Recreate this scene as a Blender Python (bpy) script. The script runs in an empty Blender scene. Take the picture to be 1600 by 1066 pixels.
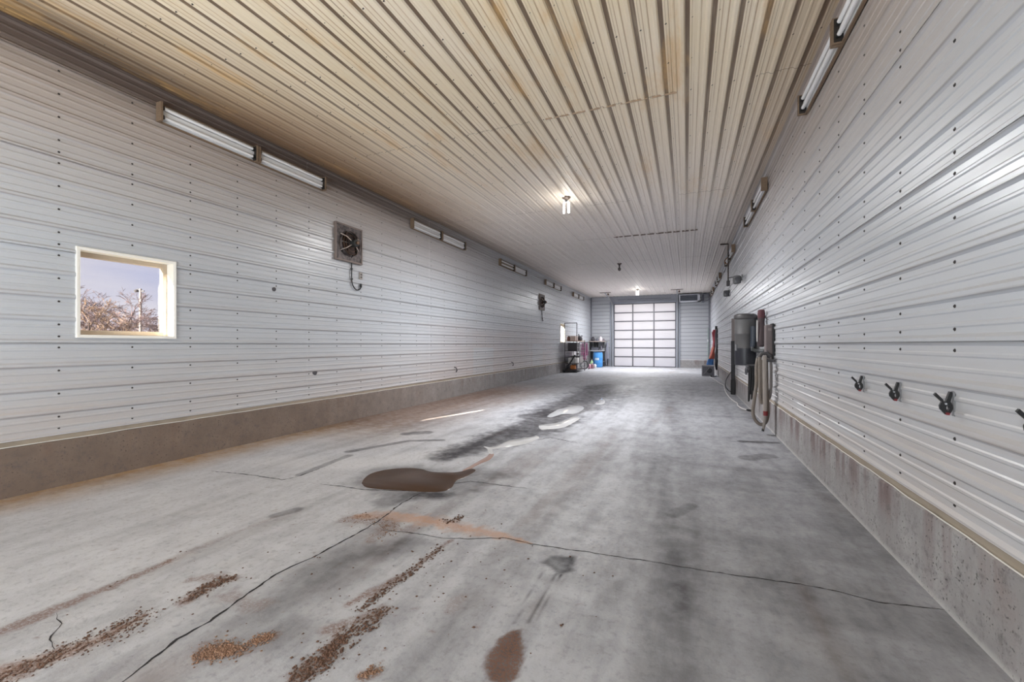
import bpy, math, random
import numpy as np
from mathutils import Vector, Matrix
from mathutils.geometry import tessellate_polygon

random.seed(7)
RNG = np.random.default_rng(7)
S = bpy.context.scene
COL = S.collection
PI = math.pi

# ------------------------------------------------------------------ camera, sky, sun, big lights, exposure
F = 672.0                       # focal length in pixels of the 1600 px wide frame
YAW = math.atan(273 / F)
CA, SA = math.cos(YAW), math.sin(YAW)
EYE = 1.407
HOR = 538.0
cam_d = bpy.data.cameras.new('camera')
cam = bpy.data.objects.new('camera', cam_d)
COL.objects.link(cam)
cam.location = (0, 0, EYE)
cam.rotation_euler = (PI / 2, 0, YAW)
cam_d.sensor_width = 36
cam_d.lens = F / 1600 * 36
cam_d.shift_y = (HOR - 533) / 1600
cam_d.clip_start = 0.05
cam_d.clip_end = 400
S.camera = cam

SKY_STRENGTH = 0.48
SUN_STRENGTH = 19.0
REAR_FILL = 335
FAR_BOOST = 24
LAMP_POWER = 128
LAMP_GLOW = 3.2

S.view_settings.view_transform = 'Standard'
S.view_settings.look = 'None'
S.view_settings.gamma = 1
S.view_settings.use_curve_mapping = False
S.view_settings.exposure = 1.22
try:
    S.cycles.use_denoising = True
    S.cycles.max_bounces = 12
    S.cycles.diffuse_bounces = 8
    S.cycles.sample_clamp_indirect = 6
    S.cycles.caustics_reflective = False
    S.cycles.caustics_refractive = False
except Exception:
    pass

# room measures
XL, XR, YB, YE, ZC = -5.77, 1.285, -3.2, 27.7, 4.43
ZF, ZM = 0.46, 0.515            # top of the concrete, bottom edge of the sheet metal
RIB = 0.2286
DX0, DX1, DZ = -4.285, -0.60, 3.95     # far overhead door opening


def ray(px, py):
    a, b = (px - 800) / F, (HOR - py) / F
    return Vector((a * CA - SA, a * SA + CA, b))


def on(px, py, X=None, Y=None, Z=None):
    d = ray(px, py)
    t = X / d.x if X is not None else (Y / d.y if Y is not None else (Z - EYE) / d.z)
    return Vector((d.x * t, d.y * t, EYE + d.z * t))


def fl(px, py):
    p = on(px, py, Z=0)
    return (p.x, p.y)


# ------------------------------------------------------------------ node helpers
class NT:
    def __init__(self, name):
        self.m = bpy.data.materials.new(name)
        self.m.use_nodes = True
        self.t = self.m.node_tree
        self.t.nodes.clear()
        self.out = self.t.nodes.new('ShaderNodeOutputMaterial')

    def n(self, kind, **kw):
        nd = self.t.nodes.new(kind)
        for k, v in kw.items():
            if hasattr(nd, k):
                setattr(nd, k, v)
        return nd

    def put(self, sock, v):
        if v is None:
            return
        if hasattr(v, 'is_output') or isinstance(v, bpy.types.NodeSocket):
            self.t.links.new(v, sock)
        else:
            try:
                sock.default_value = v
            except Exception:
                sock.default_value = (*v, 1) if len(v) == 3 else v

    def math(self, op, a, b=None, c=None, clamp=False):
        nd = self.n('ShaderNodeMath', operation=op)
        nd.use_clamp = clamp
        self.put(nd.inputs[0], a)
        self.put(nd.inputs[1], b)
        self.put(nd.inputs[2], c)
        return nd.outputs[0]

    def mix(self, f, a, b, mode='MIX'):
        nd = self.n('ShaderNodeMix', data_type='RGBA', blend_type=mode)
        self.put(nd.inputs[0], f)
        self.put(nd.inputs[6], c4(a))
        self.put(nd.inputs[7], c4(b))
        return nd.outputs[2]

    def ramp(self, v, stops):
        nd = self.n('ShaderNodeValToRGB')
        e = nd.color_ramp.elements
        while len(e) < len(stops):
            e.new(0.5)
        for el, (p, col) in zip(e, stops):
            el.position = p
            el.color = c4(col) if not isinstance(col, (int, float)) else (col, col, col, 1)
        self.put(nd.inputs[0], v)
        return nd.outputs[0]

    def smooth(self, v, a, b, lo=0.0, hi=1.0):
        nd = self.n('ShaderNodeMapRange', interpolation_type='SMOOTHSTEP')
        self.put(nd.inputs[0], v)
        self.put(nd.inputs[1], a)
        self.put(nd.inputs[2], b)
        self.put(nd.inputs[3], lo)
        self.put(nd.inputs[4], hi)
        return nd.outputs[0]

    def pos(self):
        if not hasattr(self, '_g'):
            self._g = self.n('ShaderNodeNewGeometry')
            self._s = self.n('ShaderNodeSeparateXYZ')
            self.t.links.new(self._g.outputs['Position'], self._s.inputs[0])
        return self._g.outputs['Position']

    def xyz(self):
        self.pos()
        return self._s.outputs[0], self._s.outputs[1], self._s.outputs[2]

    def noise(self, scale=5, detail=4, rough=0.55, stretch=None, off=None):
        v = self.pos()
        if stretch or off:
            mp = self.n('ShaderNodeMapping')
            self.t.links.new(v, mp.inputs[0])
            mp.inputs['Scale'].default_value = stretch or (1, 1, 1)
            mp.inputs['Location'].default_value = off or (0, 0, 0)
            v = mp.outputs[0]
        nd = self.n('ShaderNodeTexNoise')
        self.t.links.new(v, nd.inputs['Vector'])
        nd.inputs['Scale'].default_value = scale
        nd.inputs['Detail'].default_value = detail
        nd.inputs['Roughness'].default_value = rough
        return nd.outputs[0]

    def bsdf(self, col, rough=0.5, metal=0.0, bump=None, bump_d=0.002, spec=0.5, bump_s=0.5, coat=0.0):
        p = self.n('ShaderNodeBsdfPrincipled')
        self.put(p.inputs['Base Color'], c4(col))
        self.put(p.inputs['Roughness'], rough)
        self.put(p.inputs['Metallic'], metal)
        self.put(p.inputs['Specular IOR Level'], spec)
        if coat:
            self.put(p.inputs['Coat Weight'], coat)
        if bump is not None:
            b = self.n('ShaderNodeBump')
            b.inputs['Distance'].default_value = bump_d
            b.inputs['Strength'].default_value = bump_s
            self.put(b.inputs['Height'], bump)
            self.t.links.new(b.outputs[0], p.inputs['Normal'])
        self.t.links.new(p.outputs[0], self.out.inputs[0])
        return self.m


def lin(c):
    return tuple(((x / 255) / 12.92) if x / 255 <= 0.04045 else ((x / 255 + 0.055) / 1.055) ** 2.4 for x in c)


def c4(c):
    if isinstance(c, bpy.types.NodeSocket) or c is None:
        return c
    c = tuple(c)
    return c if len(c) == 4 else (*c, 1)


_simple = {}


def simple(rgb, rough=0.55, metal=0.0, var=0.12, scale=9.0):
    """a plain painted, plastic or metal finish with slight mottling; rgb in 0-255"""
    key = (rgb, rough, metal, var)
    if key not in _simple:
        t = NT('finish_%d_%d_%d' % rgb)
        n = t.noise(scale, 4)
        base = lin(rgb)
        col = t.mix(n, tuple(x * (1 - var) for x in base), tuple(min(1, x * (1 + var)) for x in base))
        _simple[key] = t.bsdf(col, rough, metal)
    return _simple[key]


# ------------------------------------------------------------------ mesh helpers
class MB:
    def __init__(self):
        self.v, self.f, self.mi = [], [], []

    def add(self, vs, fs, mi=0):
        o = len(self.v)
        self.v += [tuple(p) for p in vs]
        self.f += [tuple(i + o for i in f) for f in fs]
        self.mi += [mi] * len(fs)
        return self

    def box(self, x0, x1, y0, y1, z0, z1, M=None, bev=0.0):
        if bev > 0:
            b = min(bev, (x1 - x0) * .45, (y1 - y0) * .45, (z1 - z0) * .45)
            vs, idx = [], {}
            for i, sx in enumerate((0, 1)):
                for j, sy in enumerate((0, 1)):
                    for k, sz in enumerate((0, 1)):
                        X, Y, Z = (x0, x1)[sx], (y0, y1)[sy], (z0, z1)[sz]
                        ix, iy, iz = (b, -b)[sx], (b, -b)[sy], (b, -b)[sz]
                        for a, p in enumerate(((X, Y + iy, Z + iz), (X + ix, Y, Z + iz), (X + ix, Y + iy, Z))):
                            idx[(sx, sy, sz, a)] = len(vs)
                            vs.append(p)
            g = lambda *k: idx[k]
            fs = []
            for s in (0, 1):
                q = [g(s, 0, 0, 0), g(s, 1, 0, 0), g(s, 1, 1, 0), g(s, 0, 1, 0)]
                fs.append(q if s else q[::-1])
                q = [g(0, s, 0, 1), g(1, s, 0, 1), g(1, s, 1, 1), g(0, s, 1, 1)]
                fs.append(q[::-1] if s else q)
                q = [g(0, 0, s, 2), g(1, 0, s, 2), g(1, 1, s, 2), g(0, 1, s, 2)]
                fs.append(q if s else q[::-1])
            for s in (0, 1):
                for u in (0, 1):
                    fs.append([g(s, u, 0, 0), g(s, u, 1, 0), g(s, u, 1, 1), g(s, u, 0, 1)])
                    fs.append([g(s, 0, u, 0), g(s, 1, u, 0), g(s, 1, u, 2), g(s, 0, u, 2)])
                    fs.append([g(0, s, u, 1), g(1, s, u, 1), g(1, s, u, 2), g(0, s, u, 2)])
                    for w in (0, 1):
                        fs.append([g(s, u, w, 0), g(s, u, w, 1), g(s, u, w, 2)])
        else:
            vs = [(x, y, z) for x in (x0, x1) for y in (y0, y1) for z in (z0, z1)]
            fs = [(0, 1, 3, 2), (4, 6, 7, 5), (0, 4, 5, 1), (2, 3, 7, 6), (0, 2, 6, 4), (1, 5, 7, 3)]
        if M is not None:
            vs = [M @ Vector(p) for p in vs]
        return self.add(vs, fs)

    def tube(self, pts, r, n=8, cap=True):
        pts = [Vector(p) for p in pts]
        rs = r if isinstance(r, (list, tuple)) else [r] * len(pts)
        vs, fs = [], []
        up = None
        for i, p in enumerate(pts):
            d = (pts[min(i + 1, len(pts) - 1)] - pts[max(i - 1, 0)])
            d = d.normalized() if d.length > 1e-9 else Vector((0, 0, 1))
            if up is None:
                up = Vector((0, 0, 1)) if abs(d.z) < 0.9 else Vector((1, 0, 0))
            a = d.cross(up)
            a = a.normalized() if a.length > 1e-6 else d.orthogonal().normalized()
            b = a.cross(d).normalized()
            up = b
            for k in range(n):
                t = 2 * PI * k / n
                vs.append(p + a * (math.cos(t) * rs[i]) + b * (math.sin(t) * rs[i]))
        for i in range(len(pts) - 1):
            for k in range(n):
                fs.append((i * n + k, i * n + (k + 1) % n, (i + 1) * n + (k + 1) % n, (i + 1) * n + k))
        if cap:
            fs.append(tuple(range(n))[::-1])
            o = (len(pts) - 1) * n
            fs.append(tuple(range(o, o + n)))
        return self.add(vs, fs)

    def lathe(self, prof, n=20, M=None, cap=True):
        """prof: list of (radius, height) about the local z axis"""
        vs, fs = [], []
        for r, z in prof:
            for k in range(n):
                t = 2 * PI * k / n
                vs.append(Vector((r * math.cos(t), r * math.sin(t), z)))
        for i in range(len(prof) - 1):
            for k in range(n):
                fs.append((i * n + k, i * n + (k + 1) % n, (i + 1) * n + (k + 1) % n, (i + 1) * n + k))
        if cap:
            fs.append(tuple(range(n))[::-1])
            o = (len(prof) - 1) * n
            fs.append(tuple(range(o, o + n)))
        if M is not None:
            vs = [M @ p for p in vs]
        return self.add(vs, fs)

    def prism(self, poly, h, M=None, hole=None):
        """poly in local xy, extruded 0..h along local z; an optional hole polygon of the same length"""
        n = len(poly)
        if hole is None:
            vs = [Vector((x, y, z)) for z in (0, h) for x, y in poly]
            fs = [tuple(range(n))[::-1], tuple(range(n, 2 * n))]
            fs += [(i, (i + 1) % n, n + (i + 1) % n, n + i) for i in range(n)]
        else:
            vs = [Vector((x, y, z)) for z in (0, h) for pl in (poly, hole) for x, y in pl]
            fs = []
            for i in range(n):
                j = (i + 1) % n
                fs += [(i, n + i, n + j, j), (2 * n + i, 2 * n + j, 3 * n + j, 3 * n + i),
                       (i, j, 2 * n + j, 2 * n + i), (n + i, 3 * n + i, 3 * n + j, n + j)]
        if M is not None:
            vs = [M @ p for p in vs]
        return self.add(vs, fs)

    def mesh(self, name, mats, smooth=False):
        me = bpy.data.meshes.new(name)
        me.from_pydata(self.v, [], self.f)
        for m in (mats if isinstance(mats, (list, tuple)) else [mats]):
            me.materials.append(m)
        if any(self.mi):
            me.polygons.foreach_set('material_index', self.mi)
        if smooth:
            me.polygons.foreach_set('use_smooth', [True] * len(me.polygons))
            try:
                me.set_sharp_from_angle(angle=math.radians(40))
            except Exception:
                pass
        me.update()
        return me

    def build(self, name, mats, parent=None, smooth=False):
        return link(name, self.mesh(name, mats, smooth), parent)


def link(name, me, parent=None):
    o = bpy.data.objects.new(name, me)
    COL.objects.link(o)
    if parent is not None:
        o.parent = parent
        o.matrix_parent_inverse = Matrix.Translation(parent.location).inverted()     # parts that are meshes sit at the origin
    return o


def tag(o, label, cat, group=None, kind=None):
    if label:
        o['label'] = label
    if cat:
        o['category'] = cat
    if group:
        o['group'] = group
    if kind:
        o['kind'] = kind
    return o


def thing(name, loc, label, cat, group=None):
    o = bpy.data.objects.new(name, None)
    o.empty_display_size = 0.1
    COL.objects.link(o)
    o.location = loc
    return tag(o, label, cat, group)


def structure(o):
    o['kind'] = 'structure'
    return o


def spline(pts, n=6):
    """Catmull-Rom through pts"""
    P = [Vector(p) for p in pts]
    P = [P[0] * 2 - P[1]] + P + [P[-1] * 2 - P[-2]]
    out = []
    for i in range(1, len(P) - 2):
        for k in range(n):
            t = k / n
            a, b, c, d = P[i - 1], P[i], P[i + 1], P[i + 2]
            out.append(0.5 * ((2 * b) + (c - a) * t + (2 * a - 5 * b + 4 * c - d) * t * t + (3 * b - a - 3 * c + d) * t ** 3))
    out.append(P[-2])
    return out


def rot(axis, deg, loc=(0, 0, 0)):
    return Matrix.Translation(loc) @ Matrix.Rotation(math.radians(deg), 4, axis)


# ------------------------------------------------------------------ sky and sun
w = bpy.data.worlds.new('sky')
S.world = w
w.use_nodes = True
wt = w.node_tree
wt.nodes.clear()
wo = wt.nodes.new('ShaderNodeOutputWorld')
bg = wt.nodes.new('ShaderNodeBackground')
tc = wt.nodes.new('ShaderNodeTexCoord')
mp = wt.nodes.new('ShaderNodeMapping')
mp.inputs['Scale'].default_value = (1.6, 1.6, 7)
nz = wt.nodes.new('ShaderNodeTexNoise')
nz.inputs['Scale'].default_value = 2.2
nz.inputs['Detail'].default_value = 6
cr = wt.nodes.new('ShaderNodeValToRGB')
cr.color_ramp.elements[0].position = 0.36
cr.color_ramp.elements[0].color = (*lin((196, 198, 224)), 1)
cr.color_ramp.elements[1].position = 0.66
cr.color_ramp.elements[1].color = (*lin((224, 220, 230)), 1)
bg.inputs['Strength'].default_value = SKY_STRENGTH
for a, b in ((tc.outputs['Generated'], mp.inputs[0]), (mp.outputs[0], nz.inputs['Vector']), (nz.outputs[0], cr.inputs[0]),
             (cr.outputs[0], bg.inputs[0]), (bg.outputs[0], wo.inputs[0])):
    wt.links.new(a, b)

sun_d = bpy.data.lights.new('sun', 'SUN')
sun_d.energy = SUN_STRENGTH
sun_d.angle = math.radians(0.6)
sun_d.color = (1.0, 0.93, 0.8)
sun = bpy.data.objects.new('sun', sun_d)
COL.objects.link(sun)
sun.rotation_euler = Vector((0.335, 1.0, -0.412)).to_track_quat('-Z', 'Y').to_euler()
sun.location = (-20, -20, 20)


def area(name, loc, direction, sx, sy, power, color):
    d = bpy.data.lights.new(name, 'AREA')
    d.shape = 'RECTANGLE'
    d.size, d.size_y = sx, sy
    d.energy = power
    d.color = color
    o = bpy.data.objects.new(name, d)
    COL.objects.link(o)
    o.location = loc
    o.rotation_euler = Vector(direction).to_track_quat('-Z', 'Z').to_euler()
    return o


# added lamps: upward fill behind the camera, and a booster outside the far door
area('rear_fill_lamp', (-2.44, YB + 0.12, 1.3), (0, 1, 1.0), 3.7, 2.4, REAR_FILL, (0.90, 0.955, 1.0))
area('far_door_booster', ((DX0 + DX1) / 2, YE + 1.6, 2.3), (0, -1, 0), 4.6, 4.6, FAR_BOOST, (0.95, 0.97, 1.0))

# ------------------------------------------------------------------ materials of the shell
def sheet_wall_mat():
    t = NT('white_painted_steel')
    x, y, z = t.xyz()
    big = t.noise(0.8, 5, 0.6, (1, 0.5, 1.6))
    streak = t.noise(3.0, 5, 0.6, (1, 0.25, 5))
    base = t.mix(big, lin((174, 178, 184)), lin((192, 195, 200)))
    base = t.mix(t.math('MULTIPLY', t.smooth(streak, .45, .75), .22), base, lin((176, 170, 168)))
    # tan staining that settled under the ceiling, strongest near the front of the shed
    top = t.smooth(t.math('ADD', z, t.math('MULTIPLY', big, .5)), 2.6, 4.7)
    front = t.smooth(y, 16, 3, .15, 1.0)
    base = t.mix(t.math('MULTIPLY', t.math('MULTIPLY', top, front), .62), base, lin((160, 132, 104)))
    stain_shade = t.math('MULTIPLY', t.math('MULTIPLY', t.smooth(x, -5.0, -5.5), t.smooth(t.math('ADD', z, t.math('MULTIPLY', streak, .25)), 4.12, 4.42)), t.smooth(y, 14, 5))
    base = t.mix(t.math('MULTIPLY', stain_shade, .8), base, lin((70, 54, 48)))  # brown stain above the tube lights, with eave shade painted in
    # dusty splash above the concrete
    low = t.smooth(z, 1.7, 0.5)
    base = t.mix(t.math('MULTIPLY', t.math('MULTIPLY', low, t.smooth(streak, .2, .65, .3, 1)), .36), base, lin((176, 156, 140)))
    # darker line along the lower side of each rib
    fr = t.math('FRACT', t.math('DIVIDE', t.math('SUBTRACT', z, ZM - RIB * .5), RIB))
    rb = t.math('MULTIPLY', t.smooth(fr, .40, .43), t.smooth(fr, .49, .45))
    base = t.mix(t.math('MULTIPLY', rb, t.math('MULTIPLY', t.smooth(streak, .25, .7), .55)), base, lin((120, 108, 102)))
    # pinkish dust with two rectangles left clear half way down the left wall
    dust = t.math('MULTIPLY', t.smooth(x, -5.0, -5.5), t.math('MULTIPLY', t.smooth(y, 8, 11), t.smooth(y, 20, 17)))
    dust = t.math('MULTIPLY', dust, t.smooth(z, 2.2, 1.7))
    patch = t.math('MULTIPLY', t.math('MULTIPLY', t.math('GREATER_THAN', y, 16.4), t.math('LESS_THAN', y, 17.7)), t.math('LESS_THAN', z, 1.42))
    patch2 = t.math('MULTIPLY', t.math('MULTIPLY', t.math('GREATER_THAN', y, 11.2), t.math('LESS_THAN', y, 12.6)), t.math('LESS_THAN', z, 1.3))
    dust = t.math('MULTIPLY', dust, t.math('SUBTRACT', 1.0, t.math('MAXIMUM', patch, patch2)))
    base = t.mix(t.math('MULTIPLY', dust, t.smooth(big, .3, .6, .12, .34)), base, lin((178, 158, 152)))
    fine = t.noise(60, 2)
    base = t.mix(t.math('MULTIPLY', t.smooth(fine, .62, .75), .12), base, lin((140, 132, 126)))
    return t.bsdf(base, t.smooth(streak, .3, .7, .30, .42), 0.0, big, .02, .5, .15)


def end_wall_mat():
    t = NT('backlit_end_steel')
    x, y, z = t.xyz()
    n = t.noise(1.2, 5)
    base = t.mix(n, lin((164, 166, 172)), lin((178, 180, 184)))  # base greyed so the backlit shade sits in the colour
    fr = t.math('FRACT', t.math('DIVIDE', t.math('SUBTRACT', z, ZM - RIB * .5), RIB))
    rb = t.math('MULTIPLY', t.smooth(fr, .38, .42), t.smooth(fr, .62, .58))
    base = t.mix(t.math('MULTIPLY', rb, .45), base, lin((112, 114, 120)))
    return t.bsdf(base, .45)


def ceiling_mat():
    t = NT('stained_ceiling_steel')
    x, y, z = t.xyz()
    big = t.noise(0.55, 5, .6, (1, .55, 1))
    streak = t.noise(7, 5, .6, (2.5, .12, 1))
    mid = t.noise(2.2, 4, .6, (1.4, .35, 1), (3, 1, 0))
    clean = t.mix(streak, lin((232, 223, 216)), lin((242, 235, 229)))
    front = t.smooth(t.math('ADD', y, t.math('MULTIPLY', t.math('SUBTRACT', big, .5), 7)), 12, 3.2)
    tint = t.mix(mid, lin((222, 202, 164)), lin((236, 221, 194)))
    col = t.mix(t.math('MULTIPLY', front, t.smooth(big, .25, .65, .6, 1.0)), clean, tint)
    # browner towards the left eave, deepest at the edge
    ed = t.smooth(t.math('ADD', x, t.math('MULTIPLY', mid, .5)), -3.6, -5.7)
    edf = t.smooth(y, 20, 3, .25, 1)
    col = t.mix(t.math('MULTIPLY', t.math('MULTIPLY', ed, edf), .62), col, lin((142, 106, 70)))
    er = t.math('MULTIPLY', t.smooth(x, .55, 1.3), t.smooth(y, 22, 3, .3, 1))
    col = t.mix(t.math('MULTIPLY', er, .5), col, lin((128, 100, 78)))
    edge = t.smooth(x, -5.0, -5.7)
    col = t.mix(t.math('MULTIPLY', t.math('MULTIPLY', edge, edf), .75), col, lin((62, 46, 36)))  # dark stain and eave shade both painted along the left edge
    # darker brown band beside every rib, fading with distance and to the left
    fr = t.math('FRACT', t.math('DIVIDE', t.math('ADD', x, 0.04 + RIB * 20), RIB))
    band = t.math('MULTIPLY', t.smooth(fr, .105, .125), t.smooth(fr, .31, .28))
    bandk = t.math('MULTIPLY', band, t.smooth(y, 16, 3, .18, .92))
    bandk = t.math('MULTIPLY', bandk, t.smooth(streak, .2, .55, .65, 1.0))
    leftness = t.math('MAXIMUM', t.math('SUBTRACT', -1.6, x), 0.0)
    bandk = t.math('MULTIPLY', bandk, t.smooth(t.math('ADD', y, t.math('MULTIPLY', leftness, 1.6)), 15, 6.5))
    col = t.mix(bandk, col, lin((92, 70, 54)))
    blot = t.noise(1.3, 5, .65, (1.8, .5, 1), (7, 2, 0))
    col = t.mix(t.math('MULTIPLY', t.math('MULTIPLY', t.smooth(blot, .52, .72), front), .6), col, lin((214, 172, 112)))
    brn = t.math('MULTIPLY', t.smooth(t.math('ADD', x, t.math('MULTIPLY', blot, 1.6)), -3.2, -4.6), t.math('MULTIPLY', t.smooth(y, 11, 7.5), t.smooth(y, 2.5, 4.5)))
    col = t.mix(t.math('MULTIPLY', brn, .5), col, lin((140, 108, 82)))
    # thin rust-brown lines at the small ribs
    f2 = t.math('ABSOLUTE', t.math('SUBTRACT', fr, .5))
    f3 = t.math('ABSOLUTE', t.math('SUBTRACT', fr, .73))
    thin = t.math('MAXIMUM', t.smooth(f2, .03, .008), t.smooth(f3, .03, .008))
    col = t.mix(t.math('MULTIPLY', t.math('MULTIPLY', thin, t.smooth(y, 13, 3, .12, .55)), t.smooth(mid, .3, .6)), col, lin((150, 108, 62)))
    return t.bsdf(col, .5, 0, None, spec=.35)


def concrete_wall_mat():
    t = NT('stained_concrete_stem_wall')
    x, y, z = t.xyz()
    n = t.noise(3.2, 8, .68)
    st = t.noise(5, 5, .6, (1, 1, .12))
    fine = t.noise(52, 3, .6)
    col = t.mix(n, lin((112, 108, 108)), lin((182, 180, 180)))
    brown = t.math('MULTIPLY', t.math('MULTIPLY', t.smooth(st, .45, .66), t.smooth(n, .35, .6)), .6)
    brown = t.math('MULTIPLY', brown, t.smooth(z, .05, .45, .35, 1))
    col = t.mix(brown, col, lin((112, 92, 88)))
    # the left footing carries old brown mud near the front
    left = t.math('MULTIPLY', t.smooth(x, -5.0, -5.5), t.smooth(y, 14, 4, .0, .8))
    col = t.mix(left, col, t.mix(n, lin((88, 72, 60)), lin((128, 106, 88))))
    pits = t.math('MULTIPLY', t.smooth(fine, .60, .70), t.smooth(n, .3, .6))
    pink = t.math('MULTIPLY', t.math('MULTIPLY', t.smooth(x, 0, 1), t.smooth(st, .4, .62)), t.math('MULTIPLY', t.smooth(y, 2.6, 3.6), t.smooth(z, .12, .4)))
    col = t.mix(t.math('MULTIPLY', pink, .6), col, lin((104, 82, 82)))
    blot = t.noise(14, 6, .75)
    col = t.mix(t.math('MULTIPLY', t.smooth(blot, .5, .68), .45), col, lin((86, 82, 84)))
    col = t.mix(t.math('MULTIPLY', pits, .85), col, lin((44, 40, 40)))
    foot = t.math('MULTIPLY', t.smooth(z, .05, .0), t.smooth(x, 0, 1))
    col = t.mix(t.math('MULTIPLY', foot, .5), col, lin((205, 202, 200)))
    return t.bsdf(col, .85, 0, t.math('SUBTRACT', n, t.math('MULTIPLY', pits, .6)), .012, .3, .7)


def wood_mat(name, a, b, rough=.7):
    t = NT(name)
    n = t.noise(9, 5, .6, (6, .6, 6))
    m = t.noise(3, 3)
    col = t.mix(n, lin(a), lin(b))
    col = t.mix(t.math('MULTIPLY', t.smooth(m, .5, .7), .3), col, tuple(v * .5 for v in lin(a)))
    return t.bsdf(col, rough, 0, n, .002)


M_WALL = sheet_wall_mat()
M_END = end_wall_mat()
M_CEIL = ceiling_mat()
M_CONC = concrete_wall_mat()
M_TANW = wood_mat('tan_sill_wood', (136, 124, 110), (166, 154, 138))
M_FIXW = wood_mat('brown_fixture_wood', (98, 80, 64), (144, 122, 100))
M_SCREW = simple((46, 40, 38), .6)
M_WHITE = simple((226, 226, 228), .4, 0, .04)
M_CAULK = simple((222, 220, 216), .7, 0, .08)
M_BLACK = simple((18, 18, 20), .55)
M_DGREY = simple((66, 64, 66), .55)
M_GREY = simple((128, 128, 130), .5)
M_STEEL = simple((170, 172, 176), .35, .8)

# ------------------------------------------------------------------ floor, painted with stains by hand
def build_floor():
    xs = np.linspace(XL + 0.005, XR - 0.005, 440)
    ys = np.concatenate([np.linspace(YB, .7, 12)[:-1], np.arange(.7, 6.2, .016), np.arange(6.2, 14, .04), np.linspace(14, YE, 90)])
    nx, ny = len(xs), len(ys)
    X, Y = np.meshgrid(xs, ys)
    x, y = X.ravel(), Y.ravel()

    def vnoise(sx, sy, seed, octs=4):
        out = np.zeros_like(x)
        amp, tot = 1.0, 0
        for o in range(octs):
            r = np.random.default_rng(seed * 31 + o)
            tab = r.random((256, 256))
            u, v = x * sx * 2 ** o + 97.3, y * sy * 2 ** o + 51.7
            iu, iv = np.floor(u).astype(int), np.floor(v).astype(int)
            fu, fv = u - iu, v - iv
            fu, fv = fu * fu * (3 - 2 * fu), fv * fv * (3 - 2 * fv)
            g = lambda a, b: tab[(iu + a) % 256, (iv + b) % 256]
            out += amp * (g(0, 0) * (1 - fu) * (1 - fv) + g(1, 0) * fu * (1 - fv) + g(0, 1) * (1 - fu) * fv + g(1, 1) * fu * fv)
            tot += amp
            amp *= .55
        return out / tot

    def sstep(a, b, v):
        t = np.clip((v - a) / (b - a), 0, 1)
        return t * t * (3 - 2 * t)

    n1 = vnoise(1.1, .5, 1)
    n2 = vnoise(6, 6, 2)
    n3 = vnoise(22, 22, 3, 3)
    n4 = vnoise(3.0, .22, 4)
    n5 = vnoise(.5, 2.6, 5)

    def line(pts, width, soft=.6, world=False):
        """distance mask about a polyline given by its points on the floor"""
        P = [p if world else fl(*p) for p in pts]
        W = width if isinstance(width, (list, tuple)) else [width] * len(P)
        best = np.full_like(x, 9.0)
        for (a, b, wa, wb) in zip(P[:-1], P[1:], W[:-1], W[1:]):
            dx, dy = b[0] - a[0], b[1] - a[1]
            L = dx * dx + dy * dy + 1e-9
            t = np.clip(((x - a[0]) * dx + (y - a[1]) * dy) / L, 0, 1)
            d = np.hypot(x - a[0] - t * dx, y - a[1] - t * dy)
            best = np.minimum(best, d / (wa + t * (wb - wa)))
        return best

    def poly(pts):
        P = [fl(*p) for p in pts]
        ins = np.zeros(len(x), bool)
        d = np.full_like(x, 9.0)
        for a, b in zip(P, P[1:] + P[:1]):
            c = ((a[1] > y) != (b[1] > y))
            xi = (b[0] - a[0]) * (y - a[1]) / (b[1] - a[1] + 1e-12) + a[0]
            ins ^= c & (x < xi)
            dx, dy = b[0] - a[0], b[1] - a[1]
            t = np.clip(((x - a[0]) * dx + (y - a[1]) * dy) / (dx * dx + dy * dy + 1e-9), 0, 1)
            d = np.minimum(d, np.hypot(x - a[0] - t * dx, y - a[1] - t * dy))
        return np.where(ins, -d, d)           # signed distance in metres

    dark = np.zeros_like(x)
    rust = np.zeros_like(x)
    dirt = np.zeros_like(x)
    yel = np.zeros_like(x)
    pale = np.zeros_like(x)
    wet = np.zeros_like(x)

    # right side of the slab is darker; long tyre streaks
    dark += .30 * sstep(-1.6, .9, x + .5 * (n1 - .5)) * sstep(16, 7, y)
    dark += .30 * sstep(.48, .75, n4) * sstep(22, 8, y)
    dark += .22 * sstep(.45, .8, n5) * sstep(-2.2, .2, x)
    dark += .28 * sstep(.5, .8, n1)
    for pts, wd, k in (([(1075, 1066), (1085, 800), (1060, 680), (1045, 610)], .16, .30), ([(935, 1000), (985, 860), (1015, 720)], .14, .24),
                       ([(1060, 960), (1040, 800), (1030, 700)], .10, .22), ([(640, 1050), (860, 830), (960, 700)], .12, .12)):
        dark += k * np.exp(-line(pts, wd) ** 2) * (.65 + .6 * n2)
    # old wet area round the white puddles
    m = line([(700, 712), (770, 690), (835, 668), (870, 645), (915, 622), (960, 604)], [.28, .42, .55, .65, .75, .8])
    dark += 1.05 * sstep(1.35, .35, m + 1.1 * (n2 - .5) + .5 * (n3 - .5)) * (.75 + .5 * n2)
    wet = np.maximum(wet, .7 * sstep(1.1, .3, m + .6 * (n2 - .5)))
    m = line([(920, 606), (985, 596), (1010, 590)], [.5, .8, .6])
    dark += .5 * sstep(1.3, .3, m + .9 * (n2 - .5))
    # rim and stain round the brown puddle
    m = poly([(560, 756), (572, 741), (612, 733), (652, 730), (695, 736), (728, 742), (745, 735), (790, 740), (735, 765), (705, 771), (640, 776), (600, 768)])
    dark += .55 * sstep(.22, -.05, m + .3 * (n2 - .5))
    m = line([(600, 785), (655, 772), (690, 776)], .12)
    dark += .6 * sstep(1.3, .3, m + .9 * (n2 - .5))
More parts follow.
